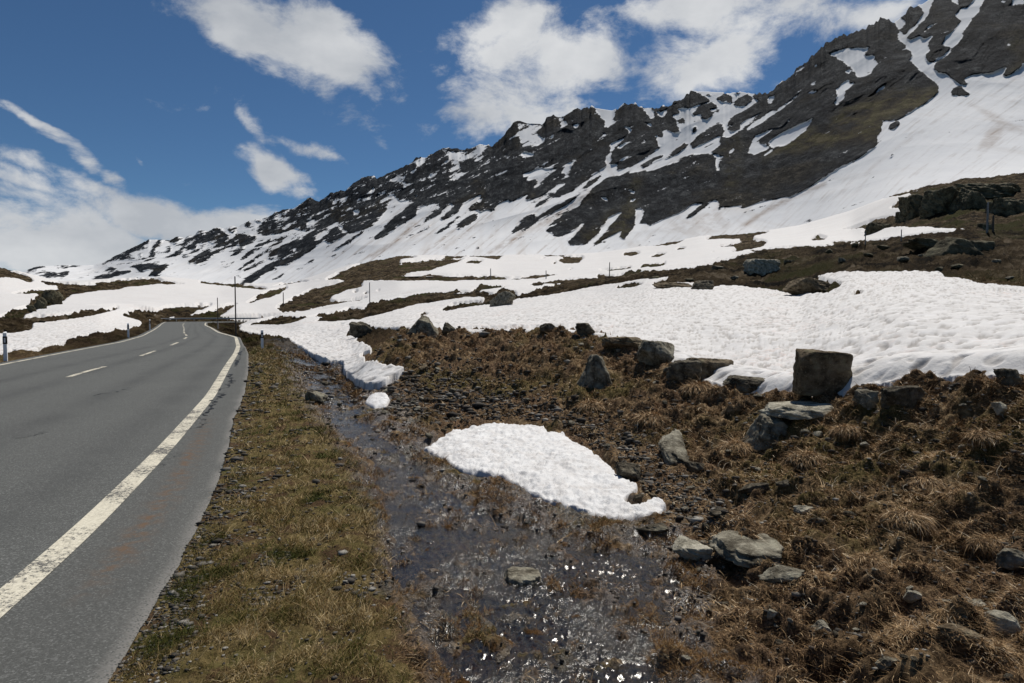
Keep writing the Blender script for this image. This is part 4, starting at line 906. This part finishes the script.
# outcrops
OC = [(925,213,34,20,50,'cliff at the left end of the dark hill',BLK),(950,211,40,24,51,'second cliff face of the dark hill, right of the end cliff',None),(975,207,40,24,52,'slanting cliff face in the middle of the dark hill',WEDGE),
      (1008,194,74,16,53,'long green-grey cliff band under the top of the dark hill',None),(1020,212,44,16,54,'lower rock band at the right end of the dark hill',SLAB),(882,232,26,11,55,'green-grey outcrop at the snow edge left of the dark hill',SLAB),(901,219,8,8,56,'small square crag on the snow below the end cliff',BLK),
      (986,228,14,6,57,'small pale outcrop on the lower dark hill',SLAB)]
for px, py, w, h, sd, lb, bx in OC:
    rock(px, py, w, h, lb, sd, 'crag', .6, name='rock_outcrop', cat='outcrop', box=bx, rough=.10, sink=.42, sub=6)
for k, (px, py, w, h) in enumerate([(38,309,14,12),(48,303,16,13),(30,311,9,7),(56,299,12,8)]):
    rock(px, py, w, h, ['dark crag rising from the snow on the left hillside','tallest dark crag on the left hillside above the road','low dark rock at the foot of the left crags','dark rock at the right end of the left crags'][k], 60+k, 'crag', .8, name='rock_outcrop', cat='outcrop', rough=.1)
_r = np.random.default_rng(91)
for k, (px, py) in enumerate(zip([842,872,905,940,1000,830,718,690,790,960,1012,885,735,655,925,855], [262,255,262,272,262,252,268,281,262,266,278,248,279,279,256,246])):
    rock(px, py, _r.uniform(6, 13), _r.uniform(2.5, 5), 'low weathered rock scattered on the brown hillside beyond the snow field', 300+k, 'crag' if k % 2 else 'grey', .4, name='rock', cat='rock', group='low rocks on the brown hillside', sub=4, rough=.1)
# loose stones, each one its own object on shared meshes
protos = []
for k in range(7):
    p, f = rock_shape(200+k, 3, rough=.08); o = mesh_obj('stone', p*.5, f, ROCKS[['grey','pale','dark','brown','grey','dark','pale'][k]], smooth=True); protos.append(o)
cand = []
r = np.random.default_rng(77)
spots = []
for k in range(95):                                      # gravelly slope above the stream
    t = r.uniform(); spots.append((360 + 330*t + r.normal()*22, 392 + 110*t + r.normal()*20, r.uniform(3, 9)))
for k in range(90): spots.append((r.uniform(660, 1020), 683 - 290*r.uniform()**1.2, r.uniform(3, 10)))
for k in range(25): spots.append((r.uniform(520, 700), r.uniform(335, 420), r.uniform(3, 8)))
for k in range(20): spots.append((r.uniform(140, 330), r.uniform(380, 680), r.uniform(2.5, 6)))
first = set()
for k, (px, py, s_) in enumerate(spots):
    pm = float(PM.at(np.array([px]), np.array([py]))[0]); ps = float(PS.at(np.array([px]), np.array([py]))[0]); vs = float(VS.at(np.array([px]), np.array([py]))[0])
    if pm > -.9 or ps > -.9 or vs > -.9: continue
    b = hit(px, py)
    if b.y > 26 or b.x < xe(R_EDGE, b.y) + .1: continue
    i = k % 7
    o = protos[i] if i not in first else protos[i].copy()
    if i in first: COL.objects.link(o)
    first.add(i)
    sz = s_*b.y/FPX
    o.location = (b.x, b.y, b.z + sz*.12); o.scale = (sz*r.uniform(.9, 1.5), sz*r.uniform(.8, 1.2), sz*r.uniform(.45, .8)); o.rotation_euler = (r.normal()*.25, r.normal()*.25, r.uniform(0, 6.28))
    verge_ = px < 340
    i7 = ['grey','pale','dark','brown','grey','dark','pale'][i]
    where = 'on the grassy verge beside the road' if verge_ else ('on the gravelly slope above the stream' if k < 95 else ('on the dry turf of the right foreground' if k < 185 else 'on the brown bank below the crest'))
    tag(o, 'small loose %s stone lying %s' % (i7, where), 'stone', 'small loose %s stones %s' % (i7, where))

# fine gravel: countless
r = np.random.default_rng(5)
wgt = (GRa*1.0 + .10*(1-VEa) + .10*VEa)*(GY > 2.4)*(GY < 22)*(Fv < -.5)*(dist_road > .0)
wgt[:36] = 0; wgt[-36:] = 0; wgt[:, -1] = 0
pmask = (PM.at(PX0, PY0) < -.95) & (PS.at(PX0, PY0) < -.95); wgt = wgt*np.where(GY < 30, pmask, 1)
def scatter(wgt, n, rg):
    c = np.cumsum(wgt.ravel()); k = np.searchsorted(c, rg.uniform(0, c[-1], n)); k = np.clip(k, 0, wgt.size-1)
    i, j = np.unravel_index(k, wgt.shape); i = np.minimum(i, NC-2); j = np.minimum(j, NR-2)
    u, v = rg.uniform(size=n), rg.uniform(size=n)
    def bl(a): return (a[i, j]*(1-u)+a[i+1, j]*u)*(1-v) + (a[i, j+1]*(1-u)+a[i+1, j+1]*u)*v
    return bl(GX), bl(GY), bl(GZ), (i, j)
n = 13000
x, y, z, _ = scatter(wgt, n, r)
v0, f0 = ico(1); v0 = v0*(1 + .25*np.random.default_rng(8).normal(size=(len(v0), 1)))
siz = (.0028*y)*r.lognormal(0, .45, n)*.85
rot = r.uniform(0, 6.28, n); fl = r.uniform(.4, .8, n); el = r.uniform(.6, 1.2, n)
P3 = v0[None]*np.stack([siz, siz*el, siz*fl], 1)[:, None, :]
ca, sa = np.cos(rot)[:, None], np.sin(rot)[:, None]
P3 = np.stack([P3[..., 0]*ca - P3[..., 1]*sa + x[:, None], P3[..., 0]*sa + P3[..., 1]*ca + y[:, None], P3[..., 2] + z[:, None]], -1)
fq = (f0[None] + (np.arange(n)*len(v0))[:, None, None]).reshape(-1, 3)
gm = m_blade('gravel_stone', [(0,(.035,.030,.025)),(.4,(.085,.074,.060)),(.75,(.15,.135,.115)),(1,(.30,.28,.24))], .85)
tag(mesh_obj('gravel', P3.reshape(-1, 3), fq, gm, smooth=False, attrs=dict(tone=np.repeat(r.uniform(size=n)**1.4, len(v0)))), 'fine grey gravel scattered over bank and verge', 'gravel', kind='stuff')

# ------------------------------------------------------------------ grass: countless blades
def blades(name, x, y, z, length, width, lean, direction, tone, mat, label, cat, curl=.6):
    n = len(x); k = 4; t = np.linspace(0, 1, k)[None, :]
    dx, dy = np.cos(direction)[:, None], np.sin(direction)[:, None]
    a = lean[:, None] + curl*t*RNG.uniform(.2, 1.2, n)[:, None]
    ds = length[:, None]/(k-1)
    hor = np.concatenate([np.zeros((n, 1)), np.cumsum(np.sin(a[:, 1:])*ds, 1)], 1); ver = np.concatenate([np.zeros((n, 1)), np.cumsum(np.cos(a[:, 1:])*ds, 1)], 1)
    cxp = x[:, None] + hor*dx; cyp = y[:, None] + hor*dy; czp = z[:, None] + ver - .004
    w = width[:, None]*(1 - .85*t)
    # blade faces turned a random way
    fa = RNG.uniform(-.9, .9, n)[:, None]; wx, wy = np.cos(fa), np.sin(fa)
    Lf = np.stack([cxp - wx*w/2, cyp - wy*w/2, czp], -1); Rt = np.stack([cxp + wx*w/2, cyp + wy*w/2, czp], -1)
    V = np.stack([Lf, Rt], 2).reshape(n*k*2, 3)
    o0 = (np.arange(n)*k*2)[:, None, None]; q = np.array([[2*i, 2*i+1, 2*i+3, 2*i+2] for i in range(k-1)])[None]
    return tag(mesh_obj(name, V, (o0 + q).reshape(-1, 4), mat, smooth=True, attrs=dict(tone=np.repeat(tone, k*2))), label, cat, kind='stuff')
GB = m_blade('grass_blade', [(0,(.050,.062,.012)),(.25,(.115,.105,.024)),(.45,(.21,.145,.055)),(.7,(.38,.265,.12)),(1,(.62,.49,.28))])
DB = m_blade('dry_stalk', [(0,(.050,.030,.015)),(.35,(.19,.112,.052)),(.6,(.38,.24,.115)),(.85,(.66,.47,.265)),(1,(.90,.73,.50))])
r = np.random.default_rng(21)
core = np.zeros_like(GY); core[36:-36, :-1] = 1
near = core*(GY > 1.5)*(GY < 32)*(dist_road > .02)*np.where(GY < 30, pmask, 1)
wv = near*VEa*(.06 + .94*sstep(-.15, .35, fbm(GX/.4, GY/.4, 101, 4, .6)))*(dist_road > .03)*(.25 + .75*sstep(0, .25, dist_road))*(dL < 0)
n = 130000; x, y, z, (i, j) = scatter(wv, n, r)
green = fbm(x/.8, y/.8, 103, 3)
tone = np.clip(.40 + .24*r.normal(size=n) - .55*np.clip(green - .15, -.25, .9) + .3*fbm(x/.3, y/.3, 113, 2), 0, 1)
L = (.026 + .0026*y)*r.lognormal(0, .5, n); wd = np.maximum(.0022, .00085*y)*r.uniform(.6, 1.3, n)
blades('grass', x, y, z, L, wd, r.uniform(.2, 1.1, n), r.uniform(0, 6.28, n), tone, GB, 'short green and straw coloured grass on the road verge', 'grass', 1.0)
wb = near*(1-VEa)*(1-.85*np.clip(WETa*1.3, 0, 1))*(1-.55*GRa)*(Fv < -.6)*(.2 + .8*sstep(-.35, .45, fbm(GX/.5, GY/.5, 105, 4)))*(GX > -3)
n = 290000; x, y, z, _ = scatter(wb, n, r)
cl = fbm(x/.45, y/.45, 107, 3)
tone = np.clip(.42 + .24*r.normal(size=n) + .35*cl, 0, 1)
L = (.030 + .0034*y)*r.lognormal(0, .45, n); wd = np.maximum(.0022, .0010*y)*r.uniform(.5, 1.2, n)
blades('dry_grass', x, y, z, L, wd, r.uniform(.7, 1.45, n), r.normal(-1.6, 1.3, n), tone, DB, 'matted brown dry grass covering the bank', 'grass', .7)
ww = near*np.clip(WETa, 0, 1)*sstep(.05, .5, fbm(GX/.45, GY/.45, 109, 3))*(GZ > WZ - .004)
n = 42000; x, y, z, _ = scatter(ww, n, r)
RB = m_blade('rusty_sedge', [(0,(.06,.028,.010)),(.4,(.14,.070,.024)),(.75,(.26,.15,.060)),(1,(.40,.27,.12))])
blades('sedge', x, y, z, (.025+.003*y)*r.lognormal(0, .4, n), np.maximum(.002, .0009*y)*r.uniform(.6, 1.2, n), r.uniform(.3, 1.3, n), r.uniform(0, 6.28, n), r.uniform(size=n), RB, 'rusty orange sedge growing on islands in the stream', 'sedge', .9)
# drooping straw tussocks, each a thing
def tussock(px, py, wpx, label, seed):
    b = hit(px, py); R_ = wpx*b.y/FPX/2; rg = np.random.default_rng(seed)
    v, f = ICO[3]; p = v*[R_*.75, R_*.6, R_*.30]; p = p*(1 + .16*noise3(v, 2.5, seed))[:, None]
    root = bpy.data.objects.new('grass_tussock', None); COL.objects.link(root); root.location = b; tag(root, label, 'tussock')
    mesh_obj('mound', p, f, MG, root, attrs=dict(wet=np.zeros(len(p)), gravel=np.zeros(len(p)), verge=np.zeros(len(p)), far=np.zeros(len(p))))
    n = 3000; ph = rg.uniform(0, 6.28, n); rr = np.sqrt(rg.uniform(size=n))
    x = np.cos(ph)*rr*R_*.68; y = np.sin(ph)*rr*R_*.55; z = R_*.30*np.sqrt(np.clip(1-rr**2, 0, 1))*.95
    o = blades('straw', x, y, z, R_*.36*rg.lognormal(0, .35, n), np.full(n, max(.002, .0009*b.y)), .9 + rr*.6 + .3*rg.normal(size=n), np.where(rg.uniform(size=n) < .35, ph, -1.57) + rg.normal(size=n)*.9, np.clip(.5 + .25*rg.normal(size=n), 0, 1), DB, None, None, 1.9)
    o['kind'] = 'stuff'; o.parent = root
for a in [(806,462,56,'straw tussock hanging below the flat slab and grey rock',1),(905,520,62,'broad shaggy tussock in the middle of the right slope',2),(925,482,48,'brown tussock above the broad shaggy one',3),
          (700,392,48,'tussock under the long low ledge of rock',4),(845,432,40,'pale straw tussock at the right foot of the flat slab',5),(990,545,60,'dark-footed tussock beside the rounded boulder at the right edge',6),
          (735,448,44,'pale tussock right of the long mossy rock',7),(650,420,44,'low tussock on the bank above the large snow patch',8),(868,560,40,'small tussock right of the broad sunken slab',9),(985,440,50,'tussock on the upper right of the bank',10),(590,408,36,'low tussock below the shark fin rock',12)]:
    tussock(*a)
# pale dead twigs
r = np.random.default_rng(31); V = []; Q = []
tw = [((815,455),(830,425)),((880,460),(906,440)),((905,492),(915,470)),((1000,480),(1006,452)),((820,520),(812,500)),((948,560),(940,532)),((960,480),(975,455)),((858,500),(850,478)),((965,350),(952,372)),((905,372),(898,358)),((1010,470),(1020,455)),((880,585),(870,560)),((548,610),(552,585)),((600,470),(590,455))]
for (p0, p1) in tw + [((px, py), (px + r.normal()*9, py - abs(r.normal()*9) - 4)) for px, py in zip(r.uniform(700, 1020, 70), r.uniform(410, 660, 70))]:
    a = hit(*p0); L = math.hypot(p1[0]-p0[0], p1[1]-p0[1])*a.y/FPX; up = .35 + .3*r.uniform()
    d = Vector(((p1[0]-p0[0])*a.y/FPX, L*.5, L*up*1.3))
    n = 7; w = max(.003, .0011*a.y); o0 = len(V)
    for k in range(n):
        t = k/(n-1); c = a + d*t + Vector((L*.12*math.sin(t*5 + a.x), 0, -L*.25*t*t)); ww_ = w*(1-.6*t)
        for q in range(3): V.append((c.x + ww_*.6*math.cos(q*2.094), c.y + ww_*.6*math.sin(q*2.094), c.z + .01))
    for k in range(n-1):
        for q in range(3): Q.append((o0+3*k+q, o0+3*k+(q+1) % 3, o0+3*k+3+(q+1) % 3, o0+3*k+3+q))
tag(mesh_obj('dead_stems', np.array(V), np.array(Q), m_plain('bleached_stem', (.42,.35,.25), .8)), 'pale bleached dead stems strewn over the right bank', 'stems', kind='stuff')

# ------------------------------------------------------------------ posts, poles, guardrail
def prism(pts, z0, z1, top_scale=1.0, slope=0):
    n = len(pts); V = [(x, y, z0) for x, y in pts] + [(x*top_scale, y*top_scale, z1 + slope*y) for x, y in pts]
    Fs = [(i, (i+1) % n, n+(i+1) % n, n+i) for i in range(n)]
    bm = bmesh.new(); vs = [bm.verts.new(v) for v in V]
    for f in Fs: bm.faces.new([vs[i] for i in f])
    bm.faces.new([vs[n+i] for i in range(n)]); bm.faces.new([vs[i] for i in reversed(range(n))])
    return bm
def bm_obj(name, bm, mat, parent=None, smooth=False):
    me = bpy.data.meshes.new(name); bm.normal_update(); bm.to_mesh(me); bm.free(); me.materials.append(mat)
    if smooth:
        for p in me.polygons: p.use_smooth = True
    o = bpy.data.objects.new(name, me); return link(o, parent)
WHITE = m_plain('white_plastic', (.84,.83,.82), .45, n=.1); BLACK = m_plain('black_band', (.012,.012,.014), .5); REFL = m_plain('reflector_glass', (.75,.72,.70), .15); STEEL = m_plain('galvanised_steel', (.42,.43,.42), .6); POLE = m_plain('weathered_wood_pole', (.075,.065,.058), .8); POLEL = m_plain('grey_pole', (.20,.20,.20), .7)
def arc_profile(w, d, n=8):
    return [(w/2*math.cos(math.pi*i/n), -.03 + d*math.sin(math.pi*i/n)) for i in range(n+1)] + [(-w/2, -.03), (w/2, -.03)]
def delineator(px, py, hpx, label, face=0.0):
    b = Vector((*plane_pt(px, py, -.02), -.03)); Hp = hpx*b.y/FPX
    root = bpy.data.objects.new('delineator_post', None); COL.objects.link(root); root.location = b; root.rotation_euler = (0, 0, face)
    tag(root, label, 'marker post', 'white roadside marker posts with black bands')
    pts = [(.06,-.045),(.045,.035),(0,.055),(-.045,.035),(-.06,-.045)]
    bm_obj('post_body', prism(pts, -.15, Hp, .92, .5), WHITE, root)
    big = [(x*1.07, y*1.07) for x, y in pts]
    bm_obj('black_band', prism(big, Hp*.60, Hp*.86, .975), BLACK, root)
    bm_obj('reflector', prism([(.025,-.058),(.025,-.05),(-.025,-.05),(-.025,-.058)], Hp*.65, Hp*.81), REFL, root)
delineator(262.5,350,20.5,'white marker post with black band on the right verge near the snow tongue', .2)
delineator(6,361,29,'nearest left marker post, cut by the left picture edge, beside the snow', .3)
delineator(128.5,337.5,14.5,'middle marker post on the left verge before the snow', .3)
delineator(150,329.5,10,'smallest, farthest marker post on the left verge before the guardrail', .3)
def pole(px, pyt, pyb, label, rad, mat=POLE, snow=True, plane=False, group='poles along the road', dist=None):
    b = Vector((*plane_pt(px, pyb), 0)) if plane else hit(px, pyb, snow)
    Hp = (pyb - pyt)*b.y/FPX
    r_ = max(rad, .00075*b.y)
    root = bpy.data.objects.new('snow_pole', None); COL.objects.link(root); root.location = b; tag(root, label, 'pole', group)
    c = [(r_*math.cos(k*math.pi/4), r_*math.sin(k*math.pi/4)) for k in range(8)]
    bm_obj('shaft', prism(c, -.4, Hp, .8), mat, root, False)
    c2 = [(x*.87, y*.87) for x, y in c]
    bm_obj('pole_cap', prism(c2, Hp, Hp + r_*.8, .6), mat, root)
    return root, b, Hp
pole(236,277,335.5,'tallest dark pole at the right road edge, before the bend',.055,plane=True)
rt, b, Hp = pole(218,298,328,'shorter dark pole with a pale foot left of the tallest pole',.05,plane=True)
c = [(.062*math.cos(k*math.pi/4), .062*math.sin(k*math.pi/4)) for k in range(8)]
bm_obj('pale_foot', prism(c, -.1, Hp*.22, 1), m_plain('pale_foot_paint', (.5,.42,.36), .7), rt)
pole(283.5,292,305,'thin pole standing on the snow beside the brown mound right of the tall pole',.05)
pole(371,283,302.5,'grey pole on the snow below the brown hump in the middle distance',.06,POLEL)
pole(491,268,278.5,'thin pole by the distant road right of the brown hump',.05,POLEL)
pole(546.5,270,278,'thin short pole by the distant road, right of the last',.05,POLEL)
pole(610,262,275,'thin pole on the snow left of the brown hillside',.05,POLE)
pole(865,232,244,'thin pale pole on the brown ridge left of centre of the ridge',.05,POLEL)
pole(900,229,240,'thin pole with a box at its foot on the brown ridge',.05,POLEL)
pole(986,203,232,'tall pole in front of the dark hill at the right',.09,POLEL)
pole(992.5,217,232,'shorter dark pole just right of the tall pole on the ridge',.09,POLE)
# guardrail round the bend
RAIL = spline([(-73.5,129),(-73,133),(-68,135.5),(-58,136.2),(-50,136.5),(-44,137)], 60)
root = bpy.data.objects.new('guardrail', None); COL.objects.link(root); root.location = (0, 0, 0); tag(root, 'dark steel guardrail across the end of the road where it bends', 'guardrail')
prof = [(0,-.16),(.045,-.12),(.045,-.05),(0,-.015),(0,.015),(.045,.05),(.045,.12),(0,.16)]
n = len(RAIL); gd = np.gradient(RAIL, axis=0); gd /= np.hypot(*gd.T)[:, None]; nr_ = np.stack([gd[:, 1], -gd[:, 0]], 1)
rz = np.interp(RAIL[:, 0], [-73.5, -70, -44], [.40, .50, .60])
V = []; Q = []
for i in range(n):
    for (o_, z_) in prof: V.append((RAIL[i, 0] + nr_[i, 0]*o_*1.5, RAIL[i, 1] + nr_[i, 1]*o_*1.5, rz[i] + z_*.9))
    for (o_, z_) in reversed(prof): V.append((RAIL[i, 0] + nr_[i, 0]*(o_*1.5-.02), RAIL[i, 1] + nr_[i, 1]*(o_*1.5-.02), rz[i] + z_*.9))
k = 16
for i in range(n-1):
    for j in range(k): Q.append((i*k+j, i*k+(j+1) % k, (i+1)*k+(j+1) % k, (i+1)*k+j))
mesh_obj('rail_beam', np.array(V), np.array(Q), STEEL, root, smooth=False)
for i in range(2, n, 6):
    q = RAIL[i] - nr_[i]*.1
    bmp = prism([(q[0]-.06, q[1]-.05), (q[0]+.06, q[1]-.05), (q[0]+.06, q[1]+.05), (q[0]-.06, q[1]+.05)], -1.0, rz[i]+.12)
    bm_obj('rail_post', bmp, STEEL, root)

# ------------------------------------------------------------------ light and sky
SUN_EL, SUN_AZ = math.radians(58), math.radians(30)       # azimuth from +Y towards +X
sd = Vector((math.cos(SUN_EL)*math.sin(SUN_AZ), math.cos(SUN_EL)*math.cos(SUN_AZ), math.sin(SUN_EL)))
sun = bpy.data.lights.new('sun', 'SUN'); sun.energy = 4.8; sun.angle = math.radians(.53); sun.color = (1, .965, .91)
so = bpy.data.objects.new('sun', sun); COL.objects.link(so); so.rotation_euler = sd.to_track_quat('Z', 'Y').to_euler()
wd = bpy.data.worlds.new('World'); SC.world = wd; wd.use_nodes = True; nt = wd.node_tree; nt.nodes.clear()
def N(t, **k):
    n = nt.nodes.new(t)
    for a, b in k.items(): setattr(n, a, b)
    return n
def LK(a, b): nt.links.new(a, b)
out = N('ShaderNodeOutputWorld'); bg = N('ShaderNodeBackground'); bg.inputs[1].default_value = .095; LK(bg.outputs[0], out.inputs[0])
sky = N('ShaderNodeTexSky', sky_type='NISHITA', sun_disc=False, sun_elevation=SUN_EL, sun_rotation=SUN_AZ, altitude=2300, air_density=1.0, dust_density=.3, ozone_density=2.0)
tcw = N('ShaderNodeTexCoord'); sep = N('ShaderNodeSeparateXYZ'); LK(tcw.outputs['Generated'], sep.inputs[0])
def MA(op, a, b=0.0, clamp=False):
    n = N('ShaderNodeMath', operation=op, use_clamp=clamp)
    for i, v in enumerate((a, b)):
        if isinstance(v, bpy.types.NodeSocket): LK(v, n.inputs[i])
        else: n.inputs[i].default_value = v
    return n.outputs[0]
az = MA('ARCTAN2', sep.outputs[0], sep.outputs[1]); el = MA('ARCSINE', sep.outputs[2])
cmb = N('ShaderNodeCombineXYZ'); LK(az, cmb.inputs[0]); LK(el, cmb.inputs[1])
# gentle swirl so cloud edges are ragged
nz = N('ShaderNodeTexNoise'); nz.inputs['Scale'].default_value = 9; nz.inputs['Detail'].default_value = 5; LK(tcw.outputs['Generated'], nz.inputs['Vector'])
vs1 = N('ShaderNodeVectorMath', operation='SUBTRACT'); LK(nz.outputs['Color'], vs1.inputs[0]); vs1.inputs[1].default_value = (.5,.5,.5)
vs2 = N('ShaderNodeVectorMath', operation='SCALE'); LK(vs1.outputs[0], vs2.inputs[0]); vs2.inputs['Scale'].default_value = .085
vs3 = N('ShaderNodeVectorMath', operation='ADD'); LK(cmb.outputs[0], vs3.inputs[0]); LK(vs2.outputs[0], vs3.inputs[1])
CL = [(60,262,170,26,6,1.0),(215,225,70,20,10,.9),(150,205,50,12,20,.7),(300,70,60,26,30,.7),(545,85,62,40,-10,.75),(735,30,95,50,-5,.85),(655,95,20,10,0,.3),(60,140,40,6,24,.6),(20,185,50,10,15,.6),(245,12,62,34,12,1.05),(318,45,66,40,25,1.1),(352,82,38,16,20,.8),(515,62,56,44,0,.9),(565,58,60,40,-10,.95),(515,25,50,22,-10,.9),(500,95,50,34,10,.9),(482,108,46,34,15,.85),(478,132,30,18,0,.6),(600,62,22,16,0,.5),(440,75,22,16,0,.4),
      (715,5,80,30,0,1.05),(705,52,58,36,-15,.85),(800,20,62,22,-8,.6),(870,12,50,20,-10,.75),(770,92,40,12,0,.3),
      (50,245,120,42,8,1.1),(175,222,80,24,12,1.05),(30,205,56,14,15,.7),(230,232,40,16,8,.6),(110,192,40,12,20,.55),(-80,235,120,60,0,1.0),
      (38,122,52,7,24,.8),(84,152,30,9,22,.6),(140,152,18,4,30,.5),(16,160,26,9,10,.45),(120,176,18,8,30,.5),
      (255,125,22,11,40,.6),(310,150,40,11,15,.7),(278,178,30,18,30,.85),(296,198,24,10,20,.6),(590,8,16,12,0,.4),(380,150,12,5,20,.25),(200,112,14,8,10,.2),(430,140,16,8,0,.3),(-200,60,120,40,10,.8),(1150,20,140,50,0,.7),(600,-90,160,40,0,.6),(250,-110,140,50,10,.8)]
tot = None
for (px, py, rx, ry, rotd, amp) in CL:
    e0 = float(e_of(py)); t0 = float(ta_of(px, e0)); L = math.sqrt(1+t0*t0)
    a0 = math.atan(t0); el0 = math.atan(e0/L)
    ax_ = rx/FPX*math.cos(a0)**2 + 1e-4; ay_ = ry/FPX/L*math.cos(el0)**2
    mp = N('ShaderNodeMapping', vector_type='TEXTURE'); mp.inputs['Location'].default_value = (a0, el0, 0); mp.inputs['Rotation'].default_value = (0, 0, -math.radians(rotd)); mp.inputs['Scale'].default_value = (ax_, ay_, 1)
    LK(vs3.outputs[0], mp.inputs['Vector'])
    ln = N('ShaderNodeVectorMath', operation='LENGTH'); LK(mp.outputs[0], ln.inputs[0])
    m = N('ShaderNodeMapRange', interpolation_type='SMOOTHSTEP'); LK(ln.outputs['Value'], m.inputs[0]); m.inputs[1].default_value = 1.75; m.inputs[2].default_value = .15; m.inputs[3].default_value = 0; m.inputs[4].default_value = amp*1.12
    tot = m.outputs[0] if tot is None else MA('MAXIMUM', tot, m.outputs[0])
mpz = N('ShaderNodeMapping'); mpz.inputs['Scale'].default_value = (1,1,1.7); LK(tcw.outputs['Generated'], mpz.inputs['Vector'])
n1 = N('ShaderNodeTexNoise'); n1.inputs['Scale'].default_value = 9; n1.inputs['Detail'].default_value = 12; n1.inputs['Roughness'].default_value = .66; n1.inputs['Distortion'].default_value = .25; LK(mpz.outputs[0], n1.inputs['Vector'])
n2 = N('ShaderNodeTexNoise'); n2.inputs['Scale'].default_value = 5; n2.inputs['Detail'].default_value = 6; n2.inputs['Roughness'].default_value = .55; LK(mpz.outputs[0], n2.inputs['Vector'])
dens = MA('ADD', tot, MA('MULTIPLY', MA('SUBTRACT', n1.outputs['Fac'], .5), 2.5))
cm = N('ShaderNodeMapRange', interpolation_type='SMOOTHSTEP'); LK(dens, cm.inputs[0]); cm.inputs[1].default_value = .26; cm.inputs[2].default_value = .98; cm.inputs[3].default_value = 0; cm.inputs[4].default_value = .95
cr = N('ShaderNodeValToRGB'); LK(n2.outputs['Fac'], cr.inputs['Fac']); cr.color_ramp.elements[0].position = .35; cr.color_ramp.elements[0].color = (4.7,4.95,5.3,1); cr.color_ramp.elements[1].position = .65; cr.color_ramp.elements[1].color = (7.4,7.5,7.6,1)
tint = N('ShaderNodeMix', data_type='RGBA', blend_type='MULTIPLY'); tint.inputs[0].default_value = 1; LK(sky.outputs[0], tint.inputs[6]); tint.inputs[7].default_value = (.38,.53,.63,1)
mx = N('ShaderNodeMix', data_type='RGBA'); LK(cm.outputs[0], mx.inputs[0]); LK(tint.outputs[2], mx.inputs[6]); LK(cr.outputs[0], mx.inputs[7]); LK(mx.outputs[2], bg.inputs[0])
SC.view_settings.view_transform = 'Standard'; SC.view_settings.look = 'None'; SC.view_settings.exposure = .03; SC.view_settings.gamma = 1; SC.view_settings.use_curve_mapping = False
SC.cycles.max_bounces = 5; SC.cycles.diffuse_bounces = 3; SC.cycles.glossy_bounces = 2; SC.cycles.transparent_max_bounces = 8
SC.cycles.sample_clamp_indirect = 4
